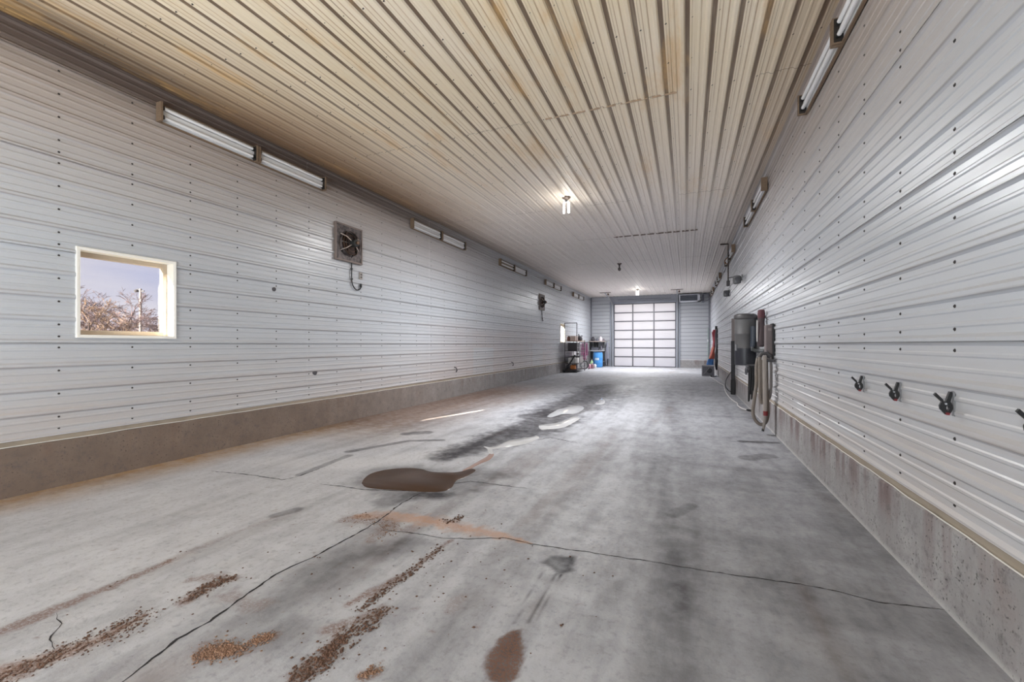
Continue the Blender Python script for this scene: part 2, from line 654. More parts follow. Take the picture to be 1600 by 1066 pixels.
    # grey oval spot and small marks
    for pts, wd, k in (([(636, 678), (664, 676)], .13, .75), ([(545, 706), (600, 696), (640, 689), (690, 688)], .06, .7), ([(468, 742), (545, 712)], .05, .6),
                       ([(428, 806), (462, 797)], .055, .55), ([(1160, 690), (1210, 692)], .07, .7), ([(1050, 805), (1080, 790)], .06, .25),
                       ([(1170, 716), (1200, 712)], .12, .4)):
        m = line(pts, wd)
        dark += k * sstep(1.15, .7, m + .7 * (n2 - .5))
    # dark grey print with its drag lines
    m = poly([(848, 880), (862, 870), (898, 871), (897, 892), (875, 900), (858, 888)])
    dark += .8 * sstep(.02, -.02, m + .05 * (n3 - .5) + .06 * (n2 - .5))
    for pts in ([(850, 888), (802, 975)], [(868, 897), (826, 975)], [(877, 899), (840, 970)]):
        m = line(pts, .006)
        dark += .55 * sstep(1.6, .5, m) * sstep(.25, .55, n2)
    # near wet brown print
    m = poly([(757, 1027), (774, 1003), (798, 985), (813, 982), (817, 1000), (819, 1030), (810, 1054), (792, 1070), (762, 1064)])
    k = sstep(.012, -.012, m + .05 * (n2 - .5) + .03 * (n3 - .5))
    dirt = np.maximum(dirt, .95 * k)
    dark += .75 * k
    # oil-dark smears near the front
    for pts, wd, k in (([(420, 960), (560, 880), (640, 850)], .16, .30), ([(380, 1010), (470, 985)], .12, .35), ([(480, 900), (560, 860), (660, 850)], .14, .3)):
        dark += k * sstep(1.4, .2, line(pts, wd) + .9 * (n2 - .5))
    # paler concrete on the left, in blotches and towards the far end
    pale += .55 * sstep(-1.3, -3.4, x + .8 * (n1 - .5)) * sstep(9, 5, y)
    pale += .35 * sstep(.55, .75, n2) * sstep(.45, .7, n1)
    pale += .55 * sstep(1.3, .2, line([(430, 720), (560, 725), (700, 706)], .28) + .8 * (n2 - .5))
    pale += .5 * sstep(1.3, .3, line([(255, 880), (290, 868)], .05) + .9 * (n3 - .5))
    pale += .35 * sstep(14, 20, y) * sstep(.3, .6, n1)
    # whiter floor patch beyond the puddle
    m = poly([(849, 649), (871, 637), (900, 630), (923, 629), (925, 640), (900, 649), (868, 655), (851, 655)])
    pale += 1.3 * sstep(.10, -.2, m + .5 * (n2 - .5))
    # yellow-brown mud wash along the left footing
    e = x - XL
    yel += .95 * sstep(.75, .05, e + .5 * (n1 - .5)) * sstep(8, 3, y)
    yel += .95 * sstep(2.7, .5, e + 1.0 * (n1 - .5)) * sstep(4.2, 6.2, y) * sstep(16, 11, y)
    dirt += .5 * sstep(2.5, .3, e + 1.2 * (n2 - .5)) * sstep(5, 7, y) * sstep(15, 11, y)
    # orange sand fan along the crack
    m = line([(560, 806), (610, 806), (660, 812), (720, 825), (780, 836), (830, 850)], [.07, .09, .11, .10, .07, .02])
    rust += .8 * sstep(1.25, .2, m + 1.0 * (n2 - .5) + 1.3 * (n3 - .5)) * (.45 + .9 * n2)
    m = line([(545, 812), (590, 812), (620, 820)], [.12, .12, .05])
    dirt += .45 * sstep(1.2, .3, m + 1.4 * (n3 - .5))
    # tyre dirt
    m = line([(-60, 1012), (80, 955), (240, 888), (265, 876)], [.055, .05, .045, .02])
    dirt += .72 * sstep(1.15, .5, m + 1.3 * (n3 - .5) + .4 * (n2 - .5))
    m = line([(265, 876), (330, 848), (430, 808)], [.04, .04, .03])
    dirt += .30 * sstep(1.15, .4, m + 1.5 * (n3 - .5))
    m = line([(-40, 1066), (70, 1030), (160, 998), (225, 962)], [.10, .085, .06, .02])
    dirt += .8 * sstep(1.1, .3, m + 1.5 * (n3 - .5) + .8 * (n2 - .5))
    rust += .35 * sstep(1.2, .3, m + 1.2 * (n2 - .5))
    for pts, wd, k in (([(292, 938), (330, 915), (360, 905)], .05, .8), ([(300, 905), (345, 900), (368, 905)], .045, .6), ([(318, 1020), (345, 1022), (372, 1018)], .06, .7),
                       ([(395, 1002), (425, 995)], .035, .7), ([(460, 1066), (505, 1030), (530, 1000)], .05, .8), ([(510, 985), (560, 972), (600, 955)], .05, .7),
                       ([(545, 945), (590, 920), (640, 895)], .035, .8), ([(640, 895), (690, 855), (705, 845)], .02, .8), ([(565, 1060), (590, 1048)], .03, .8),
                       ([(575, 845), (600, 825), (640, 828)], .06, .45), ([(360, 930), (400, 950)], .07, .4), ([(700, 955), (720, 935)], .04, .3)):
        m = line(pts, wd)
        dirt += k * sstep(1.3, .3, m + 1.6 * (n3 - .5) + .8 * (n2 - .5))
    # faint loose specks everywhere near
    dirt += .5 * sstep(.80, .86, n3) * sstep(9, 4, y) * sstep(.2, -1.2, x)
    # pinkish film at the right and in the middle
    rust += .12 * sstep(.5, .8, n4) * sstep(.5, .7, n1)

    vs = np.stack([x, y, np.zeros_like(x)], 1)
    idx = np.arange(nx * ny).reshape(ny, nx)
    quads = np.stack([idx[:-1, :-1], idx[:-1, 1:], idx[1:, 1:], idx[1:, :-1]], -1).reshape(-1, 4)
    me = bpy.data.meshes.new('floor')
    me.vertices.add(len(vs))
    me.vertices.foreach_set('co', vs.astype(np.float32).ravel())
    me.loops.add(quads.size)
    me.loops.foreach_set('vertex_index', quads.astype(np.int32).ravel())
    me.polygons.add(len(quads))
    me.polygons.foreach_set('loop_start', np.arange(0, quads.size, 4, dtype=np.int32))
    me.update(calc_edges=True)
    for nm, (r, g, b) in (('stain', (dark, rust, dirt)), ('patch', (yel, pale, wet))):
        at = me.color_attributes.new(nm, 'FLOAT_COLOR', 'POINT')
        at.data.foreach_set('color', np.stack([np.clip(r, 0, 1.5), np.clip(g, 0, 1), np.clip(b, 0, 1.5), np.ones_like(x)], 1).astype(np.float32).ravel())

    t = NT('stained_concrete_floor')
    def ch(nm):
        a = t.n('ShaderNodeAttribute', attribute_name=nm)
        s = t.n('ShaderNodeSeparateColor')
        t.t.links.new(a.outputs['Color'], s.inputs[0])
        return s.outputs[0], s.outputs[1], s.outputs[2]
    dk, ru, di = ch('stain')
    ye, pa, we = ch('patch')
    big = t.noise(.9, 6, .6)
    med = t.noise(7, 6, .65)
    fine = t.noise(70, 4, .65)
    grit = t.noise(240, 2, .6)
    col = t.mix(big, lin((160, 162, 168)), lin((196, 198, 204)))
    col = t.mix(t.math('MULTIPLY', t.smooth(t.noise(4, 7, .7, (1.5, .6, 1)), .38, .7), .5), col, lin((116, 116, 122)))
    col = t.mix(t.math('MULTIPLY', pa, .6), col, lin((205, 204, 205)))
    col = t.mix(t.math('MULTIPLY', ye, t.smooth(med, .2, .7, .55, .95)), col, t.mix(t.smooth(t.xyz()[1], 4, 6.5), lin((164, 128, 82)), lin((128, 108, 92))))
    col = t.mix(t.math('MULTIPLY', t.math('MULTIPLY', dk, t.smooth(med, .25, .65, .82, 1.1)), .8, clamp=True), col, lin((50, 48, 52)))
    gr = t.smooth(t.noise(26, 5, .7), .5, .68)
    col = t.mix(t.math('MULTIPLY', gr, .3), col, lin((92, 90, 94)))
    col = t.mix(t.math('MULTIPLY', ru, t.smooth(fine, .3, .6, .6, 1.0), clamp=True), col, t.mix(med, lin((158, 108, 74)), lin((196, 156, 122))))
    col = t.mix(t.math('MULTIPLY', di, t.smooth(fine, .38, .55, .25, 1.0), clamp=True), col, t.mix(grit, lin((74, 50, 40)), lin((140, 108, 92))))
    speck = t.smooth(grit, .68, .76)
    col = t.mix(t.math('MULTIPLY', speck, .35), col, lin((70, 64, 64)))
    rough = t.math('SUBTRACT', t.smooth(med, .3, .7, .50, .70), t.math('MULTIPLY', we, .22))
    rough = t.math('ADD', rough, t.math('MULTIPLY', di, .25), clamp=True)
    bump = t.math('ADD', t.math('MULTIPLY', med, .5), t.math('ADD', t.math('MULTIPLY', fine, .35), t.math('MULTIPLY', t.math('MULTIPLY', di, grit), .7)))
    me.materials.append(t.bsdf(col, rough, 0, bump, .006, .3, .55))
    return structure(link('floor', me))


floor = build_floor()
slab = MB().box(XL - .3, XR + .3, YB - .3, YE + .3, -.3, -.012).build('slab_base', M_CONC, floor)


# cracks: thin ribbons sunk into the slab surface
def crack(pts, wmax, seed):
    r = random.Random(seed)
    P = [Vector((*fl(*p), 0)) for p in pts]
    Q = []
    for a, b in zip(P[:-1], P[1:]):
        n = max(2, int((b - a).length / .03))
        for k in range(n):
            Q.append(a.lerp(b, k / n))
    Q.append(P[-1])
    off = 0
    vs, fs = [], []
    for i, q in enumerate(Q):
        d = (Q[min(i + 1, len(Q) - 1)] - Q[max(i - 1, 0)]).normalized()
        nn = Vector((-d.y, d.x, 0))
        off = off * .85 + r.uniform(-.007, .007)
        wd = 1.5 * wmax * (.25 + r.random() * .75) * min(1, .3 + i / 6, .3 + (len(Q) - 1 - i) / 6)
        c = q + nn * off
        vs += [c + nn * wd + Vector((0, 0, .0012)), c - nn * wd + Vector((0, 0, .0012))]
        if i:
            fs.append((2 * i - 2, 2 * i - 1, 2 * i + 1, 2 * i))
    return MB().add(vs, fs)


M_CRACK = simple((30, 27, 28), .95)
for i, (pts, wd) in enumerate((
        ([(185, 1072), (280, 1000), (330, 972), (430, 897), (480, 876), (560, 836), (604, 806), (626, 786), (660, 769)], .006),
        ([(596, 828), (650, 834), (690, 840), (740, 843), (790, 841), (830, 850), (900, 862), (1000, 875), (1100, 890), (1250, 912), (1370, 940), (1430, 948), (1482, 956)], .0035),
        ([(500, 757), (545, 762), (575, 766), (640, 768), (668, 766)], .006),
        ([(330, 736), (400, 744), (440, 751), (470, 744), (500, 732)], .006),
        ([(90, 958), (96, 975), (78, 1000), (84, 1016)], .003),
        ([(840, 688), (860, 684), (880, 688), (902, 692)], .008),
        ([(700, 757), (735, 752), (800, 761), (830, 764)], .005))):
    crack(pts, wd, i).build('crack', M_CRACK, floor)
crack([(1210, 677), (1291, 759.5), (1410, 880), (1590, 1063)], .004, 11).build('edge_gap', M_CRACK, floor)


# puddles: thin films of water with their own outline
def puddle(pts, label, mat, z=.004):
    P = [Vector((*fl(*p), z)) for p in pts]
    P = spline(P + [P[0]], 5)[:-1]
    n = len(P)
    c = sum(P, Vector()) / n
    turn = sum(P[i].x * P[(i + 1) % n].y - P[(i + 1) % n].x * P[i].y for i in range(n))
    if turn < 0:
        P = P[::-1]
    rim = []
    for i in range(n):
        d = (P[(i + 1) % n] - P[i - 1]).normalized()
        rim.append(P[i] + Vector((d.y, -d.x, 0)) * .006 - Vector((0, 0, z - .0008)))
    vs = P + rim
    fs = [tuple(f) for f in tessellate_polygon([P])]
    fs = [f if (vs[f[1]] - vs[f[0]]).cross(vs[f[2]] - vs[f[0]]).z > 0 else f[::-1] for f in fs]
    fs += [(i, n + i, n + (i + 1) % n, (i + 1) % n) for i in range(n)]
    o = MB().add(vs, fs).build('puddle', mat, None, True)
    return tag(o, label, 'puddle', None)


def water(name, a, b, rough, spec=.5):
    t = NT(name)
    n = t.noise(4, 5, .6)
    return t.bsdf(t.mix(n, lin(a), lin(b)), rough, 0, t.noise(14, 3), .002, spec, .2)


M_MUD = water('muddy_water', (60, 46, 37), (84, 63, 50), .3, .1)
M_SHEEN = water('painted_sheen_water', (178, 178, 180), (214, 214, 214), .06)  # pale base colour stands in for bright reflections on the water
M_TRAIL = water('pink_brown_water', (150, 122, 112), (178, 154, 144), .15)
puddle([(566, 755), (571, 747), (582, 740), (602, 735), (630, 732), (655, 733), (675, 738), (700, 739), (718, 738), (736, 733), (742, 736), (728, 745), (712, 752), (704, 763), (690, 768), (660, 768.5), (625, 766), (590, 764), (572, 761)],
       'broad brown muddy puddle in the middle of the concrete floor', M_MUD)
puddle([(842, 665), (856, 663), (871, 661), (885, 656), (897, 651), (905, 654), (893, 662), (880, 668), (858, 671), (845, 671)],
       'white shiny puddle lying beyond the brown one in the dark wet stain', M_SHEEN)
puddle([(756, 698), (773, 699), (796, 689), (831, 683), (837, 681), (841, 685), (819, 694), (788, 699), (770, 702), (771, 709), (765, 709), (762, 702)],
       'narrow whitish trickle of water between the two larger puddles', M_SHEEN)
puddle([(768, 706), (771, 711), (764, 719), (752, 724), (740, 730), (728, 737), (724, 735), (738, 727), (752, 719), (762, 713)],
       'pinkish brown trickle running into the brown muddy puddle', M_TRAIL, .003)
puddle([(937, 625), (941, 623), (945, 628), (941, 632), (930, 631), (934, 629)], 'smallest pale puddle at the far end of the wet stain', M_SHEEN)
puddle([(872, 640), (890, 636), (905, 634), (912, 638), (900, 646), (880, 647), (862, 652), (856, 650)],
       'pale grey film of water just beyond the white shiny puddle', water('pale_grey_water', (150, 152, 156), (190, 190, 192), .18), .003)  # mottled pale grey film over the whiter floor patch

# loose dirt left by tyres: clods too many to count
M_SOIL = NT('brown_soil')
_n = M_SOIL.noise(40, 3)
M_SOIL = M_SOIL.bsdf(M_SOIL.mix(_n, lin((62, 42, 34)), lin((116, 88, 72))), .95)
M_SAND = NT('tan_sand')
_n = M_SAND.noise(50, 3)
M_SAND = M_SAND.bsdf(M_SAND.mix(_n, lin((96, 70, 56)), lin((158, 126, 104))), .95)
OCT = [(1, 0, 0), (-1, 0, 0), (0, 1, 0), (0, -1, 0), (0, 0, 1), (0, 0, -1)]
OCF = [(0, 2, 4), (2, 1, 4), (1, 3, 4), (3, 0, 4), (2, 0, 5), (1, 2, 5), (3, 1, 5), (0, 3, 5)]


def clods(pts, spread, count, size, mat, label, seed):
    r = random.Random(seed)
    P = [Vector((*fl(*p), 0)) for p in pts]
    mb = MB()
    for _ in range(count):
        k = r.randrange(max(1, len(P) - 1))
        q = P[k].lerp(P[min(k + 1, len(P) - 1)], r.random())
        q = q + Vector((r.gauss(0, spread), r.gauss(0, spread), 0))
        s = size * (r.random() ** 2.5 * 1.6 + .25)
        a = r.random() * 6.3
        vs = []
        for v in OCT:
            u = Vector(v) * s * r.uniform(.7, 1.3)
            vs.append((q.x + u.x * math.cos(a) - u.y * math.sin(a), q.y + u.x * math.sin(a) + u.y * math.cos(a), max(.0, u.z * .6 + s * .35)))
        mb.add(vs, OCF)
    return tag(mb.build('dirt', mat), label, None, None, 'stuff')


clods([(292, 938), (330, 915), (362, 903)], .03, 420, .0055, M_SOIL, 'brown dirt clods in a short tyre print left of the long crack', 1)
clods([(460, 1064), (505, 1030), (535, 1000), (600, 955)], .036, 1100, .006, M_SOIL, 'band of brown dirt clods dropped by a tyre at the front', 2)
clods([(560, 955), (600, 925), (645, 893), (690, 855)], .020, 520, .0058, M_SOIL, 'thin line of dirt clods running up to the orange sand', 3)
clods([(320, 1022), (345, 1016), (372, 1016)], .030, 1300, .0045, M_SAND, 'rough round heap of tan sandy dirt right of the long crack', 4)
clods([(398, 1002), (424, 995)], .020, 420, .0042, M_SAND, 'small heap of tan sandy dirt beside the larger heap', 5)
clods([(0, 1060), (90, 1022), (180, 990), (222, 962)], .045, 1000, .0045, M_SOIL, 'brown dirt smeared along the tyre track at the left corner', 6)
clods([(568, 1058), (590, 1046)], .016, 240, .0045, M_SAND, 'small tan dirt crumble between the clods and the dark print', 7)
clods([(690, 818), (715, 812), (720, 808)], .025, 110, .007, M_SOIL, 'few dark clods on the orange sand by the crack', 8)
clods([(548, 808), (580, 812), (612, 822), (600, 838)], .05, 500, .0038, M_SAND, 'pinkish sandy grit beside the crack at the end of the orange sand', 10)
clods([(300, 860), (480, 980), (700, 1000), (640, 820), (860, 940)], .35, 260, .005, M_SOIL, 'loose dark crumbs scattered over the front of the floor', 9)

# ------------------------------------------------------------------ sheet metal
def profile(a, b, first, amp=.019):
    """list of (position, height) of a ribbed sheet from a to b; ribs sit at first + k*RIB"""
    pts = []
    k = math.floor((a - first) / RIB) - 1
    while first + k * RIB < b + RIB:
        c = first + k * RIB
        pts += [(c - .030, 0), (c - .013, amp), (c + .013, amp), (c + .030, 0)]
        for m in (RIB / 3, 2 * RIB / 3):
            pts += [(c + m - .014, 0), (c + m - .006, .0055), (c + m + .006, .0055), (c + m + .014, 0)]
        k += 1
    xs = np.array([p[0] for p in pts])
    hs = np.array([p[1] for p in pts])
    inside = [(x, h) for x, h in pts if a + 1e-4 < x < b - 1e-4]
    return [(a, float(np.interp(a, xs, hs)))] + inside + [(b, float(np.interp(b, xs, hs)))], (xs, hs)


def sheet(a, b, y0, y1, first, place, holes=(), skew=0.0):
    prof, (xs, hs) = profile(a, b, first)
    us = [p[0] for p in prof]
    ys = [y0, y1]
    for (ha, hb, hy0, hy1) in holes:
        if ha < b and hb > a and hy0 < y1 and hy1 > y0:
            us += [u for u in (ha, hb) if a < u < b]
            ys += [v for v in (hy0, hy1) if y0 < v < y1]
    us, ys = sorted(set(us)), sorted(set(ys))
    vs = [place(u, v, float(np.interp(u, xs, hs)) + skew) for v in ys for u in us]
    fs = []
    n = len(us)
    for j in range(len(ys) - 1):
        for i in range(n - 1):
            cu, cv = (us[i] + us[i + 1]) / 2, (ys[j] + ys[j + 1]) / 2
            if any(ha < cu < hb and hy0 < cv < hy1 for ha, hb, hy0, hy1 in holes):
                continue
            fs.append((j * n + i, j * n + i + 1, (j + 1) * n + i + 1, (j + 1) * n + i))
    return MB().add(vs, fs) if fs else None


W1 = (1.49, 2.39, 2.40, 3.29)           # window openings: z0, z1, y0, y1
W2 = (1.50, 2.42, 20.45, 21.35)


def slab_with_holes(x0, x1, y0, y1, z0, z1, holes):
    """solid wall slab between x0 and x1 (or an end wall when given as the y faces) with rectangular openings"""
    ys = sorted({y0, y1, *[h[2] for h in holes], *[h[3] for h in holes]})
    zs = sorted({z0, z1, *[h[0] for h in holes], *[h[1] for h in holes]})
    ny, nz = len(ys), len(zs)
    vs = [(x, y, z) for x in (x0, x1) for y in ys for z in zs]
    idx = lambda s, i, j: s * ny * nz + i * nz + j
    solid = lambda i, j: 0 <= i < ny - 1 and 0 <= j < nz - 1 and not any(
        h[2] < (ys[i] + ys[i + 1]) / 2 < h[3] and h[0] < (zs[j] + zs[j + 1]) / 2 < h[1] for h in holes)
    fs = []
    for i in range(ny - 1):
        for j in range(nz - 1):
            if not solid(i, j):
                continue
            fs.append((idx(0, i, j), idx(0, i, j + 1), idx(0, i + 1, j + 1), idx(0, i + 1, j)))
            fs.append((idx(1, i, j), idx(1, i + 1, j), idx(1, i + 1, j + 1), idx(1, i, j + 1)))
            for (di, dj, a, b) in ((-1, 0, (i, j), (i, j + 1)), (1, 0, (i + 1, j), (i + 1, j + 1)), (0, -1, (i, j), (i + 1, j)), (0, 1, (i, j + 1), (i + 1, j + 1))):
                if not solid(i + di, j + dj):
                    fs.append((idx(0, *a), idx(0, *b), idx(1, *b), idx(1, *a)))
    return MB().add(vs, fs)


def screws(pts, normal, name_parent, r=.0072):
    mb = MB()
    n = Vector(normal)
    a = n.orthogonal().normalized()
    b = n.cross(a)
    for p in pts:
        p = Vector(p)
        vs = []
        for rr, h in ((r * 1.5, 0), (r * 1.5, .002), (r * .8, .002), (r * .7, .006)):
            for k in range(6):
                t = k * PI / 3
                vs.append(p + a * (rr * math.cos(t)) + b * (rr * math.sin(t)) + n * h)
        fs = [(i * 6 + k, i * 6 + (k + 1) % 6, (i + 1) * 6 + (k + 1) % 6, (i + 1) * 6 + k) for i in range(3) for k in range(6)]
        fs.append(tuple(range(18, 24)))
        mb.add(vs, fs)
    o = mb.build('screw', M_SCREW, name_parent)
    o['kind'] = 'stuff'
    return o


COURSES = [ZM, 1.42, 2.335, 3.25, 4.165, ZC]
RUNS_L = [YB, 1.62, 5.27, 8.88, 12.47, 16.1, 19.7, 23.3, YE]
RUNS_R = [YB, 1.30, 4.95, 8.55, 12.2, 15.8, 19.5, 23.2, YE]


def side_wall(name, xin, s, holes, runs, ybase):
    """s: +1 when the room lies on the +x side of the wall"""
    wl = structure(slab_with_holes(xin - s * .16, xin - s * .006, YB, YE, -.01, ZC + .05, holes).build(name, M_WHITE))
    for ci in range(5):
        for ri in range(8):
            mb = sheet(COURSES[ci] + .0025, COURSES[ci + 1] - .0025, runs[ri] + .0015, runs[ri + 1] - .0015, ZM,
                       lambda u, v, h: (xin + s * h, v, u), holes, .0015 * (ri % 2))
            if mb:
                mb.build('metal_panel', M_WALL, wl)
    # concrete stem wall in two pours, tan sill strip and caulk bead on top
    brk = 11.95 if s > 0 else 8.08
    for y0, y1 in ((YB, brk - .006), (brk + .006, YE)):
        mb = MB()
        n = max(2, int((y1 - y0) / .25))
        r = random.Random(int(y1 * 10))
        for k in range(n + 1):
            y = y0 + (y1 - y0) * k / n
            tz = ZF + r.uniform(-.008, .006)
            mb.v += [(xin - s * .02, y, -.01), (xin + s * .02, y, -.01), (xin + s * .018, y, tz - .012), (xin + s * .006, y, tz), (xin - s * .02, y, tz)]
            if k:
                o = (k - 1) * 5
                for q in range(4):
                    mb.f.append((o + q, o + q + 1, o + q + 6, o + q + 5))
        mb.f += [(0, 1, 2, 3, 4), tuple(range(n * 5, n * 5 + 5))]
        mb.mi = [0] * len(mb.f)
        mb.build('stem_wall', M_CONC, wl)
    MB().box(min(xin - s * .005, xin + s * .004), max(xin - s * .005, xin + s * .004), YB, YE, ZF - .02, ZM + .012).build('sill_strip', M_TANW, wl)
    r = random.Random(5)
    MB().tube([(xin + s * .013 + r.uniform(-.003, .003), YB + k * .2, ZF + .002 + r.uniform(-.004, .003)) for k in range(int((YE - YB) / .2))], .004, 6).build('caulk_bead', M_CAULK, wl)
    MB().box(min(xin, xin + s * .014), max(xin, xin + s * .014), YB, YE, ZM - .004, ZM + .006).build('bottom_trim', M_WHITE, wl)
    pts = []
    for k in range(-4, 42):
        y = ybase + .6096 * k
        if not YB + .1 < y < YE - .2:
            continue
        for q in range(17):
            z = ZM + RIB * q
            zz = [z - .055] if q % 4 else ([z - .055, z + .055] if q else [z + .06])
            for zq in zz:
                if ZM < zq < ZC - .3 and not any(h[0] - .06 < zq < h[1] + .06 and h[2] - .06 < y < h[3] + .06 for h in holes):
                    pts.append((xin + s * .001, y, zq))
    screws(pts, (s, 0, 0), wl)
    # corner flashing under the ceiling
    MB().box(min(xin, xin + s * .05), max(xin, xin + s * .05), YB, YE, ZC - .03, ZC - .022).build('eave_flashing', M_WALL, wl)
    return wl


wall_left = side_wall('wall_left', XL, 1, [W1, W2], RUNS_L, 2.26)
wall_right = side_wall('wall_right', XR, -1, [], RUNS_R, 2.31)

# ceiling sheets
ceil = structure(MB().box(XL - .1, XR + .1, YB, YE + .1, ZC + .03, ZC + .12).build('ceiling', simple((96, 82, 70), .9)))
CJ = [YB, 1.7, 5.5, 9.3, 12.35, 16.1, 19.9, 23.8, YE]
CX = [XL]
c = -.04 - RIB * 24 - RIB / 2
while c < XR:
    if c > XL + .15:
        CX.append(c)
    c += RIB * 4
CX.append(XR)
for j in range(8):
    for i in range(len(CX) - 1):
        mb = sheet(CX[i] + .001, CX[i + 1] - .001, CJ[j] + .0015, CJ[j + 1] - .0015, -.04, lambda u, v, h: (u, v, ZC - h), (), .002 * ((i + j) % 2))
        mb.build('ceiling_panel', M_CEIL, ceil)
pts = []
for k in range(-12, 42):
    y = 4.30 + .6096 * k
    for q in range(-25, 6):
        X = .042 + RIB * q
        if XL + .05 < X < XR - .05 and YB < y < YE:
            pts.append((X, y, ZC - .0005))
screws(pts, (0, 0, -1), ceil, .0085)
# dirt-caked lap and sagging seam seen part way down
r = random.Random(3)
for (xa, xb, y, wd) in ((-1.9, .1, 12.3, .05), (-1.75, -.75, 5.5, .005), (-.6, -.1, 5.5, .004)):
    X = xa
    while X < xb:
        L = r.uniform(.10, .2)
        MB().add([(X, y - wd * r.uniform(.3, 1), ZC - .0225), (X + L, y - wd * r.uniform(.3, 1), ZC - .0225),
                  (X + L, y + wd * r.uniform(.3, 1), ZC - .0225), (X, y + wd * r.uniform(.3, 1), ZC - .0225),
                  (X, y, ZC - .002), (X + L, y, ZC - .002)], [(0, 1, 2, 3), (0, 4, 5, 1), (3, 2, 5, 4), (0, 3, 4), (1, 5, 2)]).build('lap_grime', simple((128, 108, 94) if wd > .02 else (164, 142, 120), .8), ceil)
        X += L + r.uniform(.02, .06)

# end wall with the overhead door opening
swap = Matrix(((0, 1, 0, 0), (1, 0, 0, 0), (0, 0, 1, 0), (0, 0, 0, 1)))
mb = slab_with_holes(YE + .006, YE + .2, XL - .1, XR + .1, -.01, ZC + .05, [(-.02, DZ, DX0, DX1)])
mb.v = [tuple(swap @ Vector(p)) for p in mb.v]
wall_end = structure(mb.build('wall_end', M_WHITE))
for ci in range(5):
    for xa, xb in ((XL, DX0 - .24), (DX1 + .24, XR)):
        sheet(COURSES[ci] + .002, COURSES[ci + 1] - .002, xa, xb, ZM, lambda u, v, h: (v, YE - h, u)).build('metal_panel', M_END, wall_end)
MB().box(DX0 - .24, DX1 + .24, YE - .012, YE + .004, DZ + .10, ZC).build('header_panel', simple((150, 153, 162), .5), wall_end)
for xa, xb in ((XL + .02, DX0 - .24), (DX1 + .24, XR - .02)):
    MB().box(xa, xb, YE - .02, YE + .004, -.01, ZF).build('stem_wall', M_CONC, wall_end)
M_JAMB = simple((138, 142, 152), .5)
MB().box(DX0 - .24, DX0, YE - .05, YE + .12, -.01, DZ + .12).build('door_jamb', M_JAMB, wall_end)
MB().box(DX1, DX1 + .24, YE - .05, YE + .12, -.01, DZ + .12).build('door_jamb', M_JAMB, wall_end)
MB().box(DX0, DX1, YE - .05, YE + .12, DZ, DZ + .12).build('door_head', M_JAMB, wall_end)
MB().box(XL + .005, XL + .10, YE - .03, YE - .005, ZM, ZC - .03).build('corner_flashing', simple((120, 122, 130), .5), wall_end)
MB().box(XR - .10, XR - .005, YE - .03, YE - .005, ZM, ZC - .03).build('corner_flashing', simple((120, 122, 130), .5), wall_end)

# glazed overhead door: seven sections of three frosted panes
t = NT('frosted_pane')
tr = t.n('ShaderNodeBsdfTranslucent')
df = t.n('ShaderNodeBsdfDiffuse')
n = t.noise(1.3, 5, .6)
colp = t.mix(n, (.86, .86, .88), (.95, .94, .95))
t.put(tr.inputs[0], colp)
df.inputs[0].default_value = (.8, .8, .8, 1)
mx = t.n('ShaderNodeMixShader')
mx.inputs[0].default_value = .15
t.t.links.new(tr.outputs[0], mx.inputs[1])
t.t.links.new(df.outputs[0], mx.inputs[2])
t.t.links.new(mx.outputs[0], t.out.inputs[0])
M_FROST = t.m
M_BAR = simple((96, 94, 100), .45, .2)
door = structure(thing('door_1', (0, 0, 0), None, None))
rows = [0.0, .62, 1.18, 1.72, 2.28, 2.84, 3.38, DZ]
cols = [DX0, DX0 + (DX1 - DX0) * .315, DX0 + (DX1 - DX0) * .657, DX1]
for i in range(7):
    for j in range(3):
        MB().box(cols[j] + .02, cols[j + 1] - .02, YE + .05, YE + .056, rows[i] + .02, rows[i + 1] - .02).build('pane', M_FROST, door)
for i in range(8):
    hz = .05 if i in (0, 7) else .034
    MB().box(DX0, DX1, YE + .03, YE + .075, max(0.002, rows[i] - hz), min(DZ, rows[i] + hz), bev=.006).build('rail', M_BAR, door)
for j in range(4):
    for i in range(7):
        hx = .05 if j in (0, 3) else .035
        MB().box(max(DX0 + .001, cols[j] - hx), min(DX1 - .001, cols[j] + hx), YE + .035, YE + .07, rows[i] + .03, rows[i + 1] - .03).build('stile', M_BAR, door)
MB().box(DX0, DX1, YE + .02, YE + .08, .001, .03).build('bottom_seal', M_BLACK, door)

# wall behind the camera with its own overhead door
mb = slab_with_holes(YB - .2, YB - .005, XL - .1, XR + .1, -.01, ZC + .05, [(-.02, DZ, DX0, DX1)])
mb.v = [tuple(swap @ Vector(p)) for p in mb.v]
wall_back = structure(mb.build('wall_back', M_WALL))
structure(MB().box(DX0, DX1, YB - .1, YB - .06, 0, DZ).build('door_2', M_WHITE))

